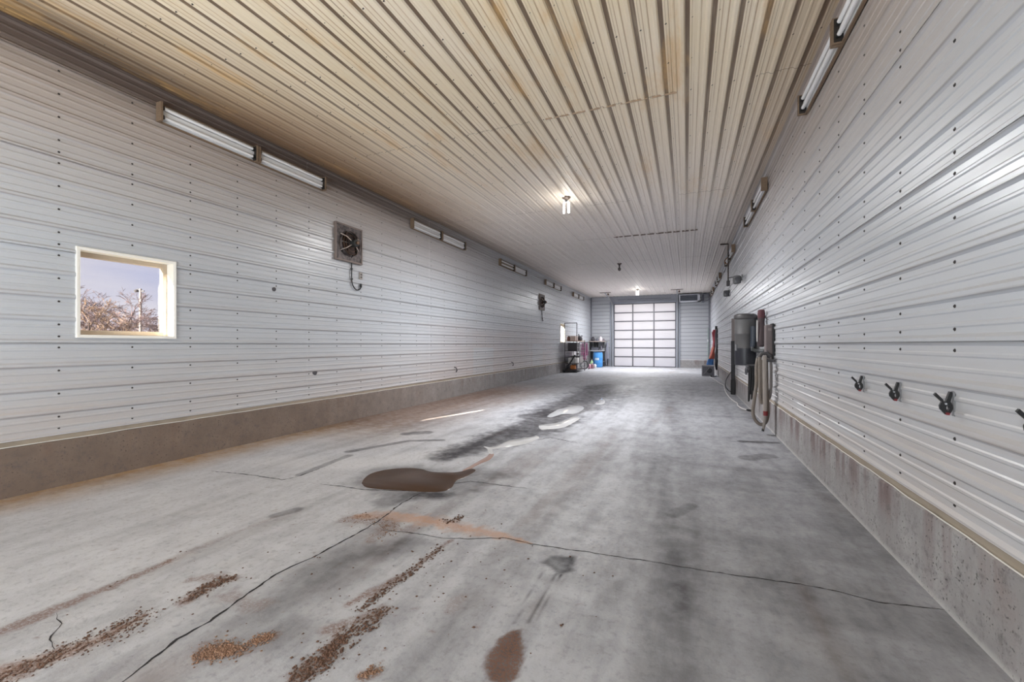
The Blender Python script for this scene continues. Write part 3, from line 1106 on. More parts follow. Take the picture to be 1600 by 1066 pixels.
# door tracks at the far door
for sx, xx in ((-1, DX0 - .10), (1, DX1 + .10)):
    tk = thing('door_track', (xx, YE - .1, 0), ('silver overhead door track left of the far glazed door' if sx < 0 else 'silver overhead door track right of the far glazed door'), 'track', 'overhead door tracks')
    path = [(xx, YE - .09, .02), (xx, YE - .09, 3.7), (xx, YE - .16, 3.95), (xx, YE - .42, 4.1), (xx, YE - 1.2, 4.22), (xx, YE - 2.6, 4.36)]
    mb = MB()
    mb.tube(spline(path, 5), .035, 6)
    mb.build('rail', M_STEEL, tk)
    for z in (.4, 1.3, 2.2, 3.1):
        MB().box(xx - .03, xx + .03, YE - .09, YE - .052, z, z + .06).build('bracket', M_STEEL, tk)
    MB().box(xx - .32, xx + .32, YE - 2.55, YE - 2.5, ZC - .05, ZC - .02).build('ceiling_angle', simple((120, 106, 98), .5, .3), tk)
    MB().box(xx - .03, xx + .03, YE - 2.54, YE - 2.51, 4.36, ZC - .03).build('hanger', M_STEEL, tk)
    MB().lathe([(.05, 0), (.05, .05)], 12, rot('X', 90, (xx + .12, YE - 2.2, 4.33))).build('roller', simple((104, 84, 70), .5), tk)
# torsion shaft above the door
sh = thing('door_shaft', (DX0, YE - .12, 4.22), 'dark shaft above the far glazed overhead door', 'shaft')
MB().tube([(DX0 + .25, YE - .12, 4.2), (DX1 - .25, YE - .12, 4.2)], .025, 8).build('rod', simple((132, 134, 142), .4, .5), sh)
for k in (.22, .5, .78):
    X = DX0 + (DX1 - DX0) * k
    MB().box(X - .04, X + .04, YE - .15, YE - .013, 4.14, 4.26).build('bearing_plate', M_JAMB, sh)

# ------------------------------------------------------------------ windows in the left wall
t = NT('window_glass')
tp = t.n('ShaderNodeBsdfTransparent')
tp.inputs[0].default_value = (.95, .955, .96, 1)
gl = t.n('ShaderNodeBsdfGlossy')
gl.inputs['Roughness'].default_value = .02
mx = t.n('ShaderNodeMixShader')
mx.inputs[0].default_value = .06
t.t.links.new(tp.outputs[0], mx.inputs[1])
t.t.links.new(gl.outputs[0], mx.inputs[2])
t.t.links.new(mx.outputs[0], t.out.inputs[0])
M_GLASS = t.m
M_VINYL = simple((236, 234, 228), .4, 0, .03)
M_TANV = simple((178, 162, 142), .45, 0, .05)


def window(idx, W):
    z0, z1, y0, y1 = W
    wd = structure(thing('window_%d' % idx, (XL, (y0 + y1) / 2, z0), None, None))
    b = .014
    xo = XL - .16
    # white liner of the opening and its flange on the sheet metal
    for nm, bx in (('jamb_liner', (y0, y0 + b, z0, z1)), ('jamb_liner', (y1 - b, y1, z0, z1)), ('head_liner', (y0 + b, y1 - b, z1 - b, z1)), ('sill_liner', (y0 + b, y1 - b, z0, z0 + b))):
        MB().box(xo, XL + .024, *bx).build(nm, M_VINYL, wd)
    f = .018
    for bx in ((y0 - f, y0 + .004, z0 - f, z1 + f), (y1 - .004, y1 + f, z0 - f, z1 + f), (y0, y1, z1 - .004, z1 + f), (y0, y1, z0 - f, z0 + .004)):
        MB().box(XL + .001, XL + .027, *bx, bev=.003).build('flange', M_VINYL, wd)
    g = .05
    fr = (y0 + b, y1 - b, z0 + b, z1 - b)
    for bx in ((fr[0], fr[0] + g * .5, fr[2], fr[3]), (fr[1] - g, fr[1], fr[2], fr[3]), (fr[0] + g * .5, fr[1] - g, fr[3] - g, fr[3]), (fr[0] + g * .5, fr[1] - g, fr[2], fr[2] + g)):
        MB().box(xo + .005, xo + .06, *bx, bev=.004).build('sash_frame', M_TANV, wd)
    MB().box(xo + .03, xo + .036, fr[0] + .01, fr[1] - g + .01, fr[2] + g - .01, fr[3] - g + .01).build('pane', M_GLASS, wd)
    return wd


window(1, W1)
window(2, W2)

# ------------------------------------------------------------------ tube light fixtures along both eaves
M_TUBE = NT('fluorescent_tube').bsdf(lin((236, 236, 236)), .25)
M_REFL = simple((226, 226, 226), .35, 0, .06, 12)
M_DARK_END = simple((40, 34, 30), .6)


def tube_light(xw, s, y0, L, label, group, dirty=False):
    """s: +1 for the left wall (room on +x)"""
    z0, z1, d = 4.01, 4.235, .115
    o = thing('tube_light', (xw, y0, z0), label, 'light fixture', group)
    X = lambda a: xw + s * a
    bx = lambda a, b, *r, **k: MB().box(min(X(a), X(b)), max(X(a), X(b)), *r, **k)
    for ya, yi in ((y0, y0 + .026), (y0 + L - .028, y0 + L - .032)):
        bx(.021, d, ya, ya + .028, z0, z1, bev=.002).build('end_board', M_FIXW, o)
        bx(.03, d - .012, yi, yi + .006, z0 + .012, z1 - .012).build('end_plate', M_DARK_END, o)  # dark sheet lining the inside of each end board
    bx(.021, .045, y0 + .028, y0 + L - .028, z0, z0 + .02).build('bottom_board', M_FIXW, o)
    bx(.021, .05, y0 + .028, y0 + L - .028, z1 - .016, z1).build('top_board', M_FIXW, o)
    # pressed reflector with a raised middle
    pr = [(z0 + .02, .044), (z0 + .04, .034), (z0 + .075, .034), (z0 + .088, .062), (z0 + .138, .062), (z0 + .15, .034), (z0 + .19, .034), (z0 + .209, .048)]
    ya, yb = y0 + .030, y0 + L - .030
    mb = MB()
    mb.add([(X(h), y, z) for y in (ya, yb) for z, h in pr], [(i, i + 1, i + 9, i + 8) for i in range(7)])
    mb.build('reflector', M_REFL if not dirty else M_TANW, o)
    for z in (z0 + .060, z0 + .167):
        tb = MB().tube([(X(.072), ya + .03, z), (X(.072), yb - .03, z)], .02, 10).build('tube', M_TUBE, o, True)
        for y in (ya, yb - .035):
            bx(.048, .094, y, y + .022, z - .024, z + .024, bev=.003).build('socket', M_BLACK, tb)
    return o


ORD = ['nearest', 'second', 'third', 'fourth', 'farthest']
for k, y in enumerate((3.09, 8.08, 12.98, 17.9, 22.85)):
    for q in range(2):
        tube_light(XL, 1, y + q * 1.245, 1.235, f'{("near", "far")[q]} half of the {ORD[k]} pair of wood framed tube lights on the left wall', 'tube lights under the left eave', k == 2 and q == 0)
for k, y in enumerate((3.30, 8.35, 13.6, 18.8, 23.4)):
    for q in range(2):
        tube_light(XR, -1, y + q * 1.245, 1.235, f'{("near", "far")[q]} half of the {ORD[k]} pair of wood framed tube lights on the right wall', 'tube lights under the right eave')

# ------------------------------------------------------------------ ceiling lamps
t = NT('lit_tube_bulb')
em = t.n('ShaderNodeEmission')
em.inputs[0].default_value = (1.0, .95, .86, 1)
em.inputs[1].default_value = 9
t.t.links.new(em.outputs[0], t.out.inputs[0])
M_LIT = t.m
M_OFF = simple((92, 84, 80), .4)


def ceiling_lamp(x, y, label, lit, power):
    o = thing('ceiling_lamp', (x, y, ZC), label, 'lamp')
    MB().lathe([(.085, -.002), (.085, -.02), (.05, -.045), (.03, -.06)], 18, Matrix.Translation((x, y, ZC - .002))).build('base', simple((92, 78, 70), .5, .2), o, True)
    MB().lathe([(.028, -.055), (.034, -.075), (.034, -.105)], 14, Matrix.Translation((x, y, ZC))).build('socket', M_GREY if lit else M_DGREY, o, True)
    for dx in ((-.05, .05) if lit else (0,)):
        if lit:
            MB().tube([(x + dx * .5, y, ZC - .095), (x + dx, y, ZC - .12), (x + dx, y, ZC - .33)], [.012, .019, .019], 10).build('bulb', M_LIT, o, True)
        else:
            MB().lathe([(.02, -.10), (.03, -.16), (.055, -.2), (.05, -.26), (.012, -.29)], 14, Matrix.Translation((x, y, ZC))).build('bulb', M_OFF, o, True)
    if lit and power:
        d = bpy.data.lights.new('lamp_light', 'AREA')
        d.shape = 'DISK'
        d.size = .14
        d.energy = power
        d.color = (.98, .985, 1.0)
        lo = bpy.data.objects.new('lamp_light', d)
        COL.objects.link(lo)
        lo.location = (x, y, ZC - .35)
        lo.parent = o
        lo.matrix_parent_inverse = Matrix.Translation(o.location).inverted()
        d = bpy.data.lights.new('lamp_glow', 'POINT')
        d.shadow_soft_size = .05
        d.energy = LAMP_GLOW
        d.color = (1.0, .97, .93)
        lo = bpy.data.objects.new('lamp_glow', d)
        COL.objects.link(lo)
        lo.location = (x, y, ZC - .42)
        lo.parent = o
        lo.matrix_parent_inverse = Matrix.Translation(o.location).inverted()
    return o


ceiling_lamp(-2.29, 8.6, 'lit twin tube lamp glowing on the ceiling, nearest of the lamps in view', True, LAMP_POWER)
ceiling_lamp(-2.33, 16.4, 'dark unlit bulb hanging from the middle of the ceiling', False, 0)
ceiling_lamp(-2.5, 24.4, 'small lit lamp on the ceiling in front of the far glazed door', True, LAMP_POWER * 1.4)

# ------------------------------------------------------------------ exhaust fans on the left wall
M_DUSTY = NT('dusty_fan_steel')
_a = M_DUSTY.smooth(M_DUSTY.noise(14, 6, .7), .3, .7)
M_DUSTY = M_DUSTY.bsdf(M_DUSTY.mix(_a, lin((44, 40, 42)), lin((116, 106, 104))), .6, .4, _a, .004)
M_RUSTY = simple((104, 78, 60), .6, .4, .3)


def exhaust_fan(y0, y1, z0, z1, label, cord=True):
    cy, cz = (y0 + y1) / 2, (z0 + z1) / 2
    x = XL + .022
    o = thing('exhaust_fan', (x, cy, z0), label, 'fan', 'dusty exhaust fans on the left wall')
    h = (y1 - y0) / 2
    hole, sq = [], []
    n = 32
    for k in range(n):
        a = 2 * PI * (k + .5) / n
        c_, s_ = math.cos(a), math.sin(a)
        m = max(abs(c_), abs(s_))
        sq.append((c_ / m * h, s_ / m * h))
        hole.append((c_ * h * .74, s_ * h * .74))
    M = Matrix.Translation((x, cy, cz)) @ Matrix(((0, 0, 1, 0), (1, 0, 0, 0), (0, 1, 0, 0), (0, 0, 0, 1)))
    MB().prism(sq, .018, M, hole).build('plate', M_DUSTY, o)
    for bx in ((y0 - .02, y0 + .01, z0 - .02, z1 + .02), (y1 - .01, y1 + .02, z0 - .02, z1 + .02), (y0, y1, z1 - .01, z1 + .02), (y0, y1, z0 - .02, z0 + .01)):
        MB().box(x - .02, x + .03, *bx, bev=.003).build('frame_bar', simple((128, 116, 110), .7, .2), o)
    # venturi ring, back louvre, blades
    MB().lathe([(h * .74, 0), (h * .72, .03), (h * .70, .06)], 32, M, False).build('shroud', M_DUSTY, o, True)
    MB().lathe([(h * .73, 0), (h * .73, .002)], 32, Matrix.Translation((-.014, 0, 0)) @ M).build('back_plate', simple((58, 46, 42), .8), o)
    for k in range(4):
        B = M @ Matrix.Rotation(k * PI / 2 + .4, 4, 'Z') @ Matrix.Translation((0, 0, .03)) @ Matrix.Rotation(.5, 4, 'X')
        MB().prism([(.03, -.02), (.1, -.07), (h * .64, -.085), (h * .66, .05), (.1, .05), (.03, .02)], .004, B).build('blade', simple((72, 58, 54), .6, .4), o)
    mot = MB().lathe([(.055, .05), (.07, .06), (.07, .19), (.05, .20), (.02, .205)], 20, M).build('motor', simple((52, 52, 52), .5, .3), o, True)
    MB().lathe([(.03, .20), (.03, .225)], 12, M).build('motor_cap', M_RUSTY, mot)
    for a in (35, 145, 215, 325):
        c_, s_ = math.cos(math.radians(a)), math.sin(math.radians(a))
        MB().tube([M @ Vector((c_ * h * .8, s_ * h * .8, .018)), M @ Vector((c_ * h * .55, s_ * h * .55, .10)), M @ Vector((c_ * .06, s_ * .06, .12))], .009, 6).build('motor_arm', simple((190, 176, 168), .5, .3), o)
    for rr in (.25, .45, .65):
        MB().tube([M @ Vector((math.cos(a) * h * rr, math.sin(a) * h * rr, .085)) for a in np.linspace(0, 2 * PI, 25)], .0035, 5).build('guard_ring', M_RUSTY, o)
    return o


exhaust_fan(5.86, 6.50, 2.93, 3.56, 'dusty square exhaust fan on the left wall with a hanging black cord')
exhaust_fan(17.2, 17.84, 2.88, 3.52, 'second dusty exhaust fan, far down the left wall near the rack')
X = XL + .03
pts = [on(551, 399, X=X + .05), on(549, 404, X=X), on(549.5, 420, X=X), on(549.5, 436, X=X), on(551, 445, X=X), on(555, 451.5, X=X), on(559, 453.5, X=X), on(563, 451, X=X), on(564, 447, X=X)]
o = thing('power_cord', pts[0], 'black cord hanging in a hook shape under the near exhaust fan', 'cord')
MB().tube(spline(pts, 6), .011, 8).build('cable', M_BLACK, o, True)
p = pts[-1]
MB().lathe([(.014, -.03), (.02, -.01), (.02, .03), (.012, .04)], 10, Matrix.Translation(p)).build('plug', M_BLACK, o)
for q in (pts[2], pts[3]):
    MB().box(q.x - .009, q.x + .012, q.y - .02, q.y + .02, q.z - .012, q.z + .012).build('clip', M_BLACK, o)
p = on(563, 431.5, X=XL + .004)
o = thing('outlet', p, 'grey wall outlet beside the hanging black fan cord', 'outlet')
MB().box(p.x, p.x + .022, p.y - .04, p.y + .04, p.z - .065, p.z + .065, bev=.004).build('plate', simple((158, 150, 144), .5), o)
for dz in (-.025, .025):
    MB().box(p.x + .019, p.x + .026, p.y - .02, p.y + .02, p.z + dz - .017, p.z + dz + .017).build('socket', simple((62, 56, 54), .5), o)
pts = [Vector((XL + .03, 17.52, 2.9)), Vector((XL + .03, 17.55, 2.7)), Vector((XL + .03, 17.6, 2.5)), Vector((XL + .03, 17.66, 2.42))]
o = thing('power_cord', pts[0], 'dark knotted cord hanging below the far exhaust fan', 'cord')
MB().tube(spline(pts, 5), .014, 6).build('cable', M_DGREY, o)
for q in pts[1:]:
    MB().box(q.x - .012, q.x + .015, q.y - .025, q.y + .025, q.z - .025, q.z + .025).build('clip', M_DGREY, o)
# small hooks left on the lower left wall
for px, py, lab in ((710, 574, 'small dark hook sticking out of the lower left wall, nearer one'), (799, 566, 'small dark hook on the lower left wall, nearer the rack')):
    p = on(px, py, X=XL + .01)
    o = MB().tube([p, p + Vector((.06, 0, -.02)), p + Vector((.08, .0, -.09)), p + Vector((.05, 0, -.13))], .014, 7).build('hook', M_DGREY)
    tag(o, lab, 'hook', 'hooks on the left wall')
for px, py, rr, lab in ((492, 582, .05, 'dark round scuff on the lower left wall'), (428, 452, .035, 'small grey scuff on the left wall under the fan')):
    p = on(px, py, X=XL + .001)
    n_ = 12
    o = MB().lathe([(rr, 0), (rr * .9, .006), (rr * .4, .012)], 14, Matrix.Translation(p) @ Matrix.Rotation(PI / 2, 4, 'Y')).build('wall_scuff', simple((78, 76, 80), .8))  # thin raised disc standing in for a smudge on the sheet metal
    tag(o, lab, 'cap')

# ------------------------------------------------------------------ spring clamps on the right wall
def spring_clamp(y, label, zc=1.10):
    x = XR - .004
    o = thing('spring_clamp', (x, y, zc), label, 'clamp', 'black spring clamps on the right wall')
    q = lambda a, b: (a * .001, b * .001)          # millimetres from the wall and from the middle
    # local x = away from the wall, local y = up, extruded along the wall
    def M(th):
        return Matrix(((-1, 0, 0, x), (0, 0, 1, y - th / 2), (0, 1, 0, zc), (0, 0, 0, 1)))
    far = [(83, 43), (75, 54), (45, 18), (41, -6), (34, -4), (30, -8), (34, -24), (27, -44), (24, -58), (38, -56), (58, -30), (60, -12), (52, 8)]
    near = [(12, 60), (20, 62), (34, 14), (42, -2), (40, -10), (33, -8), (24, -14), (22, -26), (27, -44), (24, -58), (14, -44), (8, -26), (10, -8), (18, 10), (9, 52)]
    MB().prism([q(*p) for p in far], .013, M(.013)).build('outer_arm', M_BLACK, o)
    MB().prism([q(*p) for p in near], .018, M(.018)).build('inner_arm', M_BLACK, o)
    MB().lathe([(.005, -.012), (.005, .012)], 12, Matrix.Translation((x - .037, y, zc - .002)) @ Matrix.Rotation(PI / 2, 4, 'X')).build('pivot_pin', M_STEEL, o)
    MB().prism([q(*p) for p in [(20, -48), (38, -47), (34, -60), (22, -61)]], .02, M(.02)).build('jaw_tip', simple((112, 30, 36), .5), o)
    MB().prism([q(*p) for p in [(0, 58), (8, 64), (10, 52), (5, 20), (7, 0), (3, -40), (6, -64), (0, -66)]], .018, M(.018)).build('wall_clip', simple((132, 132, 134), .4, .5), o)
    return o


for y, lab in ((2.31, 'black spring clamp cut by the right frame edge, nearest of the four'), (2.92, 'black spring clamp with red jaw tips, second nearest on the right wall'),
               (3.52, 'black spring clamp with a red tip, third from the near end'), (4.14, 'smallest looking black spring clamp, farthest of the four')):
    spring_clamp(y, lab)

# ------------------------------------------------------------------ canister vacuum and hoses on the right wall
cx, cy = 1.065, 9.54
o = thing('vacuum_canister', (cx, cy, .99), 'large grey wall mounted vacuum canister with a black dust bucket', 'vacuum')
T = Matrix.Translation((cx, cy, 0))
M_CAN = simple((78, 77, 78), .55)
MB().lathe([(.188, 1.33), (.188, 1.60), (.191, 1.605), (.191, 1.615), (.188, 1.62), (.188, 1.90)], 32, T).build('body', M_CAN, o, True)
MB().lathe([(.19, 1.90), (.205, 1.905), (.205, 1.955), (.195, 1.98), (.15, 2.0), (.03, 2.004)], 32, T).build('lid', simple((62, 60, 61), .5), o, True)
bucket = MB().lathe([(.15, .993), (.183, 1.0), (.186, 1.02), (.19, 1.33)], 32, T).build('dust_bucket', simple((34, 35, 42), .4), o, True)
for a in (-60, -150):
    c_, s_ = math.cos(math.radians(a)), math.sin(math.radians(a))
    MB().box(-.02, .02, -.012, .012, 1.28, 1.40, Matrix.Translation((cx + c_ * .195, cy + s_ * .195, 0)) @ Matrix.Rotation(math.radians(a + 90), 4, 'Z')).build('latch', M_STEEL, bucket)
MB().tube([(cx + .1, cy - .19, 1.36), (cx + .11, cy - .205, 1.5), (cx + .11, cy - .205, 1.75)], .045, 12).build('shade_side', simple((46, 52, 62), .4), o, True)  # dark blue tube added for the shaded side of the canister
MB().tube([(cx + .13, cy - .1, 1.30), (cx + .10, cy - .5, 1.29), (cx + .10, 8.3, 1.29), (cx + .12, 7.98, 1.30)], .035, 10).build('inlet_pipe', simple((44, 46, 46), .45), o, True)
MB().box(cx + .17, XR - .025, cy - .1, cy + .1, 1.3, 1.9).build('wall_bracket', M_DGREY, o)

o = thing('control_box', (1.22, 7.88, 1.18), 'brown grey box on a black plate above the hanging hoses', 'box')
MB().box(1.158, 1.262, 7.80, 7.97, 1.19, 1.715, bev=.01).build('case', simple((104, 94, 94), .6), o)
MB().box(1.245, 1.266, 7.775, 8.0, 1.17, 1.735).build('back_plate', M_BLACK, o)
MB().box(1.19, 1.235, 7.793, 7.802, 1.62, 1.66).build('label_plate', simple((126, 116, 114), .5), o)

o = thing('hanging_bag', (1.21, 8.55, 1.36), 'narrow dark brown bag with a red top hanging beside the canister', 'bag')
bagp = [(.05, 1.37), (.075, 1.42), (.07, 1.6), (.05, 1.72), (.055, 1.88), (.05, 1.99)]
mb = MB()
for w_, z in bagp:
    pass
mb.lathe([(.03, 1.36), (.062, 1.40), (.066, 1.5), (.056, 1.66), (.05, 1.8), (.056, 1.86)], 14, Matrix.Translation((1.20, 8.55, 0)) @ Matrix.Diagonal((1, 1.4, 1, 1)))
mb.build('sack', simple((70, 58, 60), .8), o, True)
MB().lathe([(.056, 1.86), (.06, 1.93), (.05, 2.0), (.02, 2.01)], 14, Matrix.Translation((1.20, 8.55, 0)) @ Matrix.Diagonal((1, 1.4, 1, 1))).build('red_top', simple((84, 48, 54), .8), o, True)
MB().tube([(1.21, 8.55, 1.98), (1.24, 8.55, 2.03), (1.268, 8.55, 2.02)], .008, 6).build('hook', M_STEEL, o)
MB().tube([(1.13, 8.5, 1.45), (1.13, 8.5, 1.82)], .012, 6).build('strap', simple((190, 188, 186), .5), o)

# beige vacuum hose hung in loops
M_HOSE = NT('beige_ribbed_hose')
x_, y_, z_ = M_HOSE.xyz()
_w = M_HOSE.math('SINE', M_HOSE.math('MULTIPLY', z_, 420))
M_HOSE = M_HOSE.bsdf(M_HOSE.mix(M_HOSE.noise(6, 4), lin((100, 92, 86)), lin((138, 128, 118))), .6, 0, _w, .003)
o = thing('vacuum_hose', (1.2, 7.7, .1), 'long beige vacuum hose hung in loops below the box', 'hose')
YH = 7.72


def hp(lst, Y=YH):
    return [on(px, py, Y=Y) for px, py in lst]


full = hp([(1183, 566), (1185, 559), (1189, 557), (1190, 562)], YH + .02)
loopA = hp([(1182, 575), (1182, 600), (1179, 622), (1176.5, 640), (1178, 652), (1184, 661), (1191, 663.5), (1197, 659), (1200, 647), (1199.5, 630), (1198, 600), (1197.5, 560)], YH)
MB().tube(spline([on(1184, 560, Y=YH)] + loopA, 6), .026, 10).build('hose_loop', M_HOSE, o, True)
loopB = hp([(1187, 558), (1187.5, 590), (1187.5, 615), (1188.5, 627), (1191, 629), (1192.5, 622), (1191, 590), (1190, 562)], YH - .06)
MB().tube(spline(loopB, 6), .025, 10).build('hose_loop', M_HOSE, o, True)
loopC = hp([(1196, 558), (1199, 557), (1203, 558), (1204.5, 570), (1204.5, 600), (1203.5, 616), (1201, 623), (1198.5, 620), (1198, 606)], YH + .05)
MB().tube(spline(loopC, 6), .022, 10).build('hose_loop', simple((116, 110, 108), .6), o, True)
loopD = hp([(1194.5, 556), (1195, 590), (1195.5, 625), (1195.8, 650)], YH - .10)
MB().tube(spline(loopD, 6), .03, 10).build('hose_end', simple((142, 134, 128), .55), o, True)
MB().tube(hp([(1196, 650), (1194.5, 662), (1192.3, 672)], YH - .10), [.027, .022, .018], 10).build('nozzle', simple((128, 120, 114), .4), o, True)
MB().tube(hp([(1192.6, 670), (1191.8, 674)], YH - .10), .0185, 10).build('nozzle_tip', M_BLACK, o)
p = on(1196, 646, Y=YH - .10)
MB().lathe([(.032, -.035), (.033, .035)], 12, Matrix.Translation(p)).build('red_tag', simple((116, 34, 36), .6), o, True)
MB().tube([on(1184, 561, Y=YH), on(1190, 553, Y=YH), on(1198, 552, Y=YH), on(1204, 558, Y=YH)], .03, 8).build('hose_hanger', M_DGREY, o, True)
MB().box(1.15, XR - .02, YH - .03, YH + .03, 1.13, 1.17).build('hanger_arm', M_DGREY, o)

# black cables under the canister
o = thing('black_cables', (1.12, 9.35, .45), 'bundle of black cables hanging below the canister', 'cables')
r = random.Random(8)
for k in range(7):
    a = 1170.5 + k * 1.35
    y = 9.25 + r.uniform(-.06, .06)
    b = 606 + r.uniform(0, 22)
    MB().tube(spline([on(a, 570, Y=y), on(a + r.uniform(-.6, .6), 590, Y=y), on(a - r.uniform(0, 1.5), b - 6, Y=y), on(a - 1, b, Y=y), on(a + .7, b - 8, Y=y), on(a + 1.2, 575, Y=y)], 5), .011, 6).build('cable', M_BLACK, o, True)
MB().box(1.05, 1.262, 9.15, 9.20, 1.0, 1.03).build('hook', M_DGREY, o)
MB().box(1.06, 1.28, 9.205, 9.36, .93, .99).build('hook_plate', M_DGREY, o)
p = on(1165.5, 580, X=XR - .05)
o = thing('coiled_gauge', p, 'small round grey coil on the wall below the canister', 'coil')
Mx = Matrix.Translation(p) @ Matrix.Rotation(PI / 2, 4, 'Y')
MB().tube([Mx @ Vector((math.cos(a) * .075, math.sin(a) * .09, 0)) for a in np.linspace(0, 2 * PI, 20)], .014, 6).build('ring', simple((86, 88, 92), .5), o, True)
MB().tube([p + Vector((0, 0, .09)), p + Vector((-.01, .05, .25)), p + Vector((-.02, .02, .4))], .007, 6).build('lead', M_DGREY, o)
MB().lathe([(.04, -.02), (.04, .045)], 12, Mx).build('dial', M_DGREY, o)

# tall dark board past the canister, with its thin black cord
o = thing('tall_board', (1.22, 13.55, 0), 'tall narrow dark board standing against the right wall behind the canister', 'board')
MB().box(1.155, 1.258, 13.50, 13.56, .05, 1.5, bev=.01).build('black_blade', simple((36, 36, 40), .6), o)
MB().box(1.175, 1.258, 13.57, 13.63, .02, 2.13, bev=.006).build('post', simple((118, 110, 108), .7), o)
MB().box(1.14, 1.258, 13.44, 13.495, .0, .42, bev=.012).build('black_foot', M_BLACK, o)
pts = [Vector((*fl(1142, 613), .01)) + Vector((0, 0, 0)), on(1138, 610, Y=13.3), on(1133.5, 603, Y=13.35), on(1135, 593, Y=13.4), on(1143, 580, Y=13.43), on(1149, 570, Y=13.43)]
o = MB().tube(spline(pts, 6), .011, 6).build('cord', M_BLACK, None, True)
tag(o, 'thin black cord looping from the tall dark board down to the floor', 'cord')
pts = [(1109, 589), (1115, 593), (1124, 599), (1131, 603), (1132, 608), (1135, 615), (1140, 622), (1147, 628), (1152, 631), (1153, 635), (1159, 639), (1168, 642)]
o = thing('extension_cord', (*fl(*pts[0]), 0), 'white extension cord lying on the floor along the right wall', 'cord')
MB().tube(spline([Vector((*fl(*p), .014)) for p in pts], 5), .013, 8).build('cable', simple((206, 204, 202), .5), o, True)
a, b = Vector((*fl(1167, 642), .02)), Vector((*fl(1174, 643.5), .02))
MB().tube([a, a.lerp(b, .5), b], [.016, .026, .022], 10).build('plug', M_BLACK, o)

# grey bracketed lamps high on the right wall
for px, py, Yw, lab in ((1151.5, 437.5, 12.0, 'grey rounded floodlight bracketed on the right wall, nearer one'), (1135, 459, 15.6, 'grey rounded floodlight bracketed on the right wall, farther one')):
    p = on(px, py, Y=Yw)
    o = thing('floodlight', (XR, Yw, p.z), lab, 'floodlight', 'floodlights on the right wall')
    Mx = Matrix.Translation((p.x, Yw, p.z))
    MB().lathe([(.05, -.10), (.085, -.085), (.095, -.02), (.095, .07), (.085, .09), (.07, .1)], 20, Mx).build('housing', simple((108, 108, 110), .5, .2), o, True)
    MB().lathe([(.07, -.005), (.075, .015), (.06, .02)], 18, Mx @ rot('X', 90, (0, -.085, -.01))).build('lens', simple((74, 74, 78), .3), o, True)
    MB().tube([(p.x + .08, Yw, p.z), (p.x + .14, Yw, p.z + .01), (XR - .01, Yw, p.z + .06)], .022, 8).build('arm', M_GREY, o, True)
    MB().box(XR - .03, XR - .004, Yw - .05, Yw + .05, p.z - .01, p.z + .13, bev=.006).build('mount', M_GREY, o)
# brown conduit dropping from the ceiling
o = thing('conduit_drop', (1.145, 14.3, ZC), 'brown conduit dropping from the ceiling near the right wall to a grey box', 'conduit')
MB().tube([(.93, 14.3, ZC - .035), (1.15, 14.3, ZC - .035)], .022, 8).build('cross_rod', simple((58, 46, 40), .6), o)
MB().tube([(1.145, 14.3, ZC - .03), (1.145, 14.3, 3.9), (1.145, 14.3, 3.3)], .018, 8).build('pipe', simple((66, 56, 52), .5), o)
MB().box(1.10, 1.19, 14.25, 14.35, 3.14, 3.30, bev=.01).build('switch_box', M_DGREY, o)
MB().tube([(1.145, 14.3, 3.38), (XR - .015, 14.3, 3.40)], .014, 6).build('standoff', M_DGREY, o)
MB().tube(spline([(1.14, 14.3, 4.0), (1.08, 14.4, 3.95), (1.07, 14.5, 3.88), (1.14, 14.36, 3.8)], 5), .014, 6).build('wire', simple((132, 92, 58), .5), o)
# wire clipped along the top of the right wall
pts = [Vector((XR - .026, y, 4.06 + .03 * math.sin(y * 1.7))) for y in np.arange(14.5, 27.2, .7)]
o = thing('wall_wire', pts[0], 'dark wire clipped along the top of the right wall', 'wire')
MB().tube(pts, .008, 6).build('wire', M_DGREY, o)
for q in pts[::2]:
    MB().box(q.x - .016, q.x + .012, q.y - .03, q.y + .03, q.z - .025, q.z + .02).build('clip', simple((84, 80, 86), .5), o)

# ------------------------------------------------------------------ far right: jackets and crate
Yj = 22.0
o = thing('red_jacket', (1.05, Yj, .6), 'red and orange coverall with blue legs hanging on the far right wall', 'clothing')


def cloth(pts, y, th, mats, parent, name, seed):
    """hanging cloth: list of (pixel x left, pixel x right, pixel y), given thickness and soft folds"""
    r = random.Random(seed)
    rows = []
    n = 14
    P = []
    for i in range(len(pts) - 1):
        for k in range(4):
            t = k / 4
            P.append(tuple(a + (b - a) * t for a, b in zip(pts[i], pts[i + 1])))
    P.append(pts[-1])
    vs, fs = [], []
    ph = r.random() * 6
    for a, b, py in P:
        L, R = on(a, py, Y=y), on(b, py, Y=y)
        c = (L + R) / 2
        hw = (R - L).length / 2
        for k in range(n):
            t = 2 * PI * k / n
            f = 1 + .18 * math.sin(3 * t + ph + py * .15)
            vs.append((c.x + math.cos(t) * hw * f, c.y + math.sin(t) * th * f, c.z))
    for i in range(len(P) - 1):
        for k in range(n):
            fs.append((i * n + k, i * n + (k + 1) % n, (i + 1) * n + (k + 1) % n, (i + 1) * n + k))
    fs.append(tuple(range(n)))
    fs.append(tuple(range((len(P) - 1) * n, len(P) * n)))
    return MB().add(vs, fs).build(name, mats, parent, True)


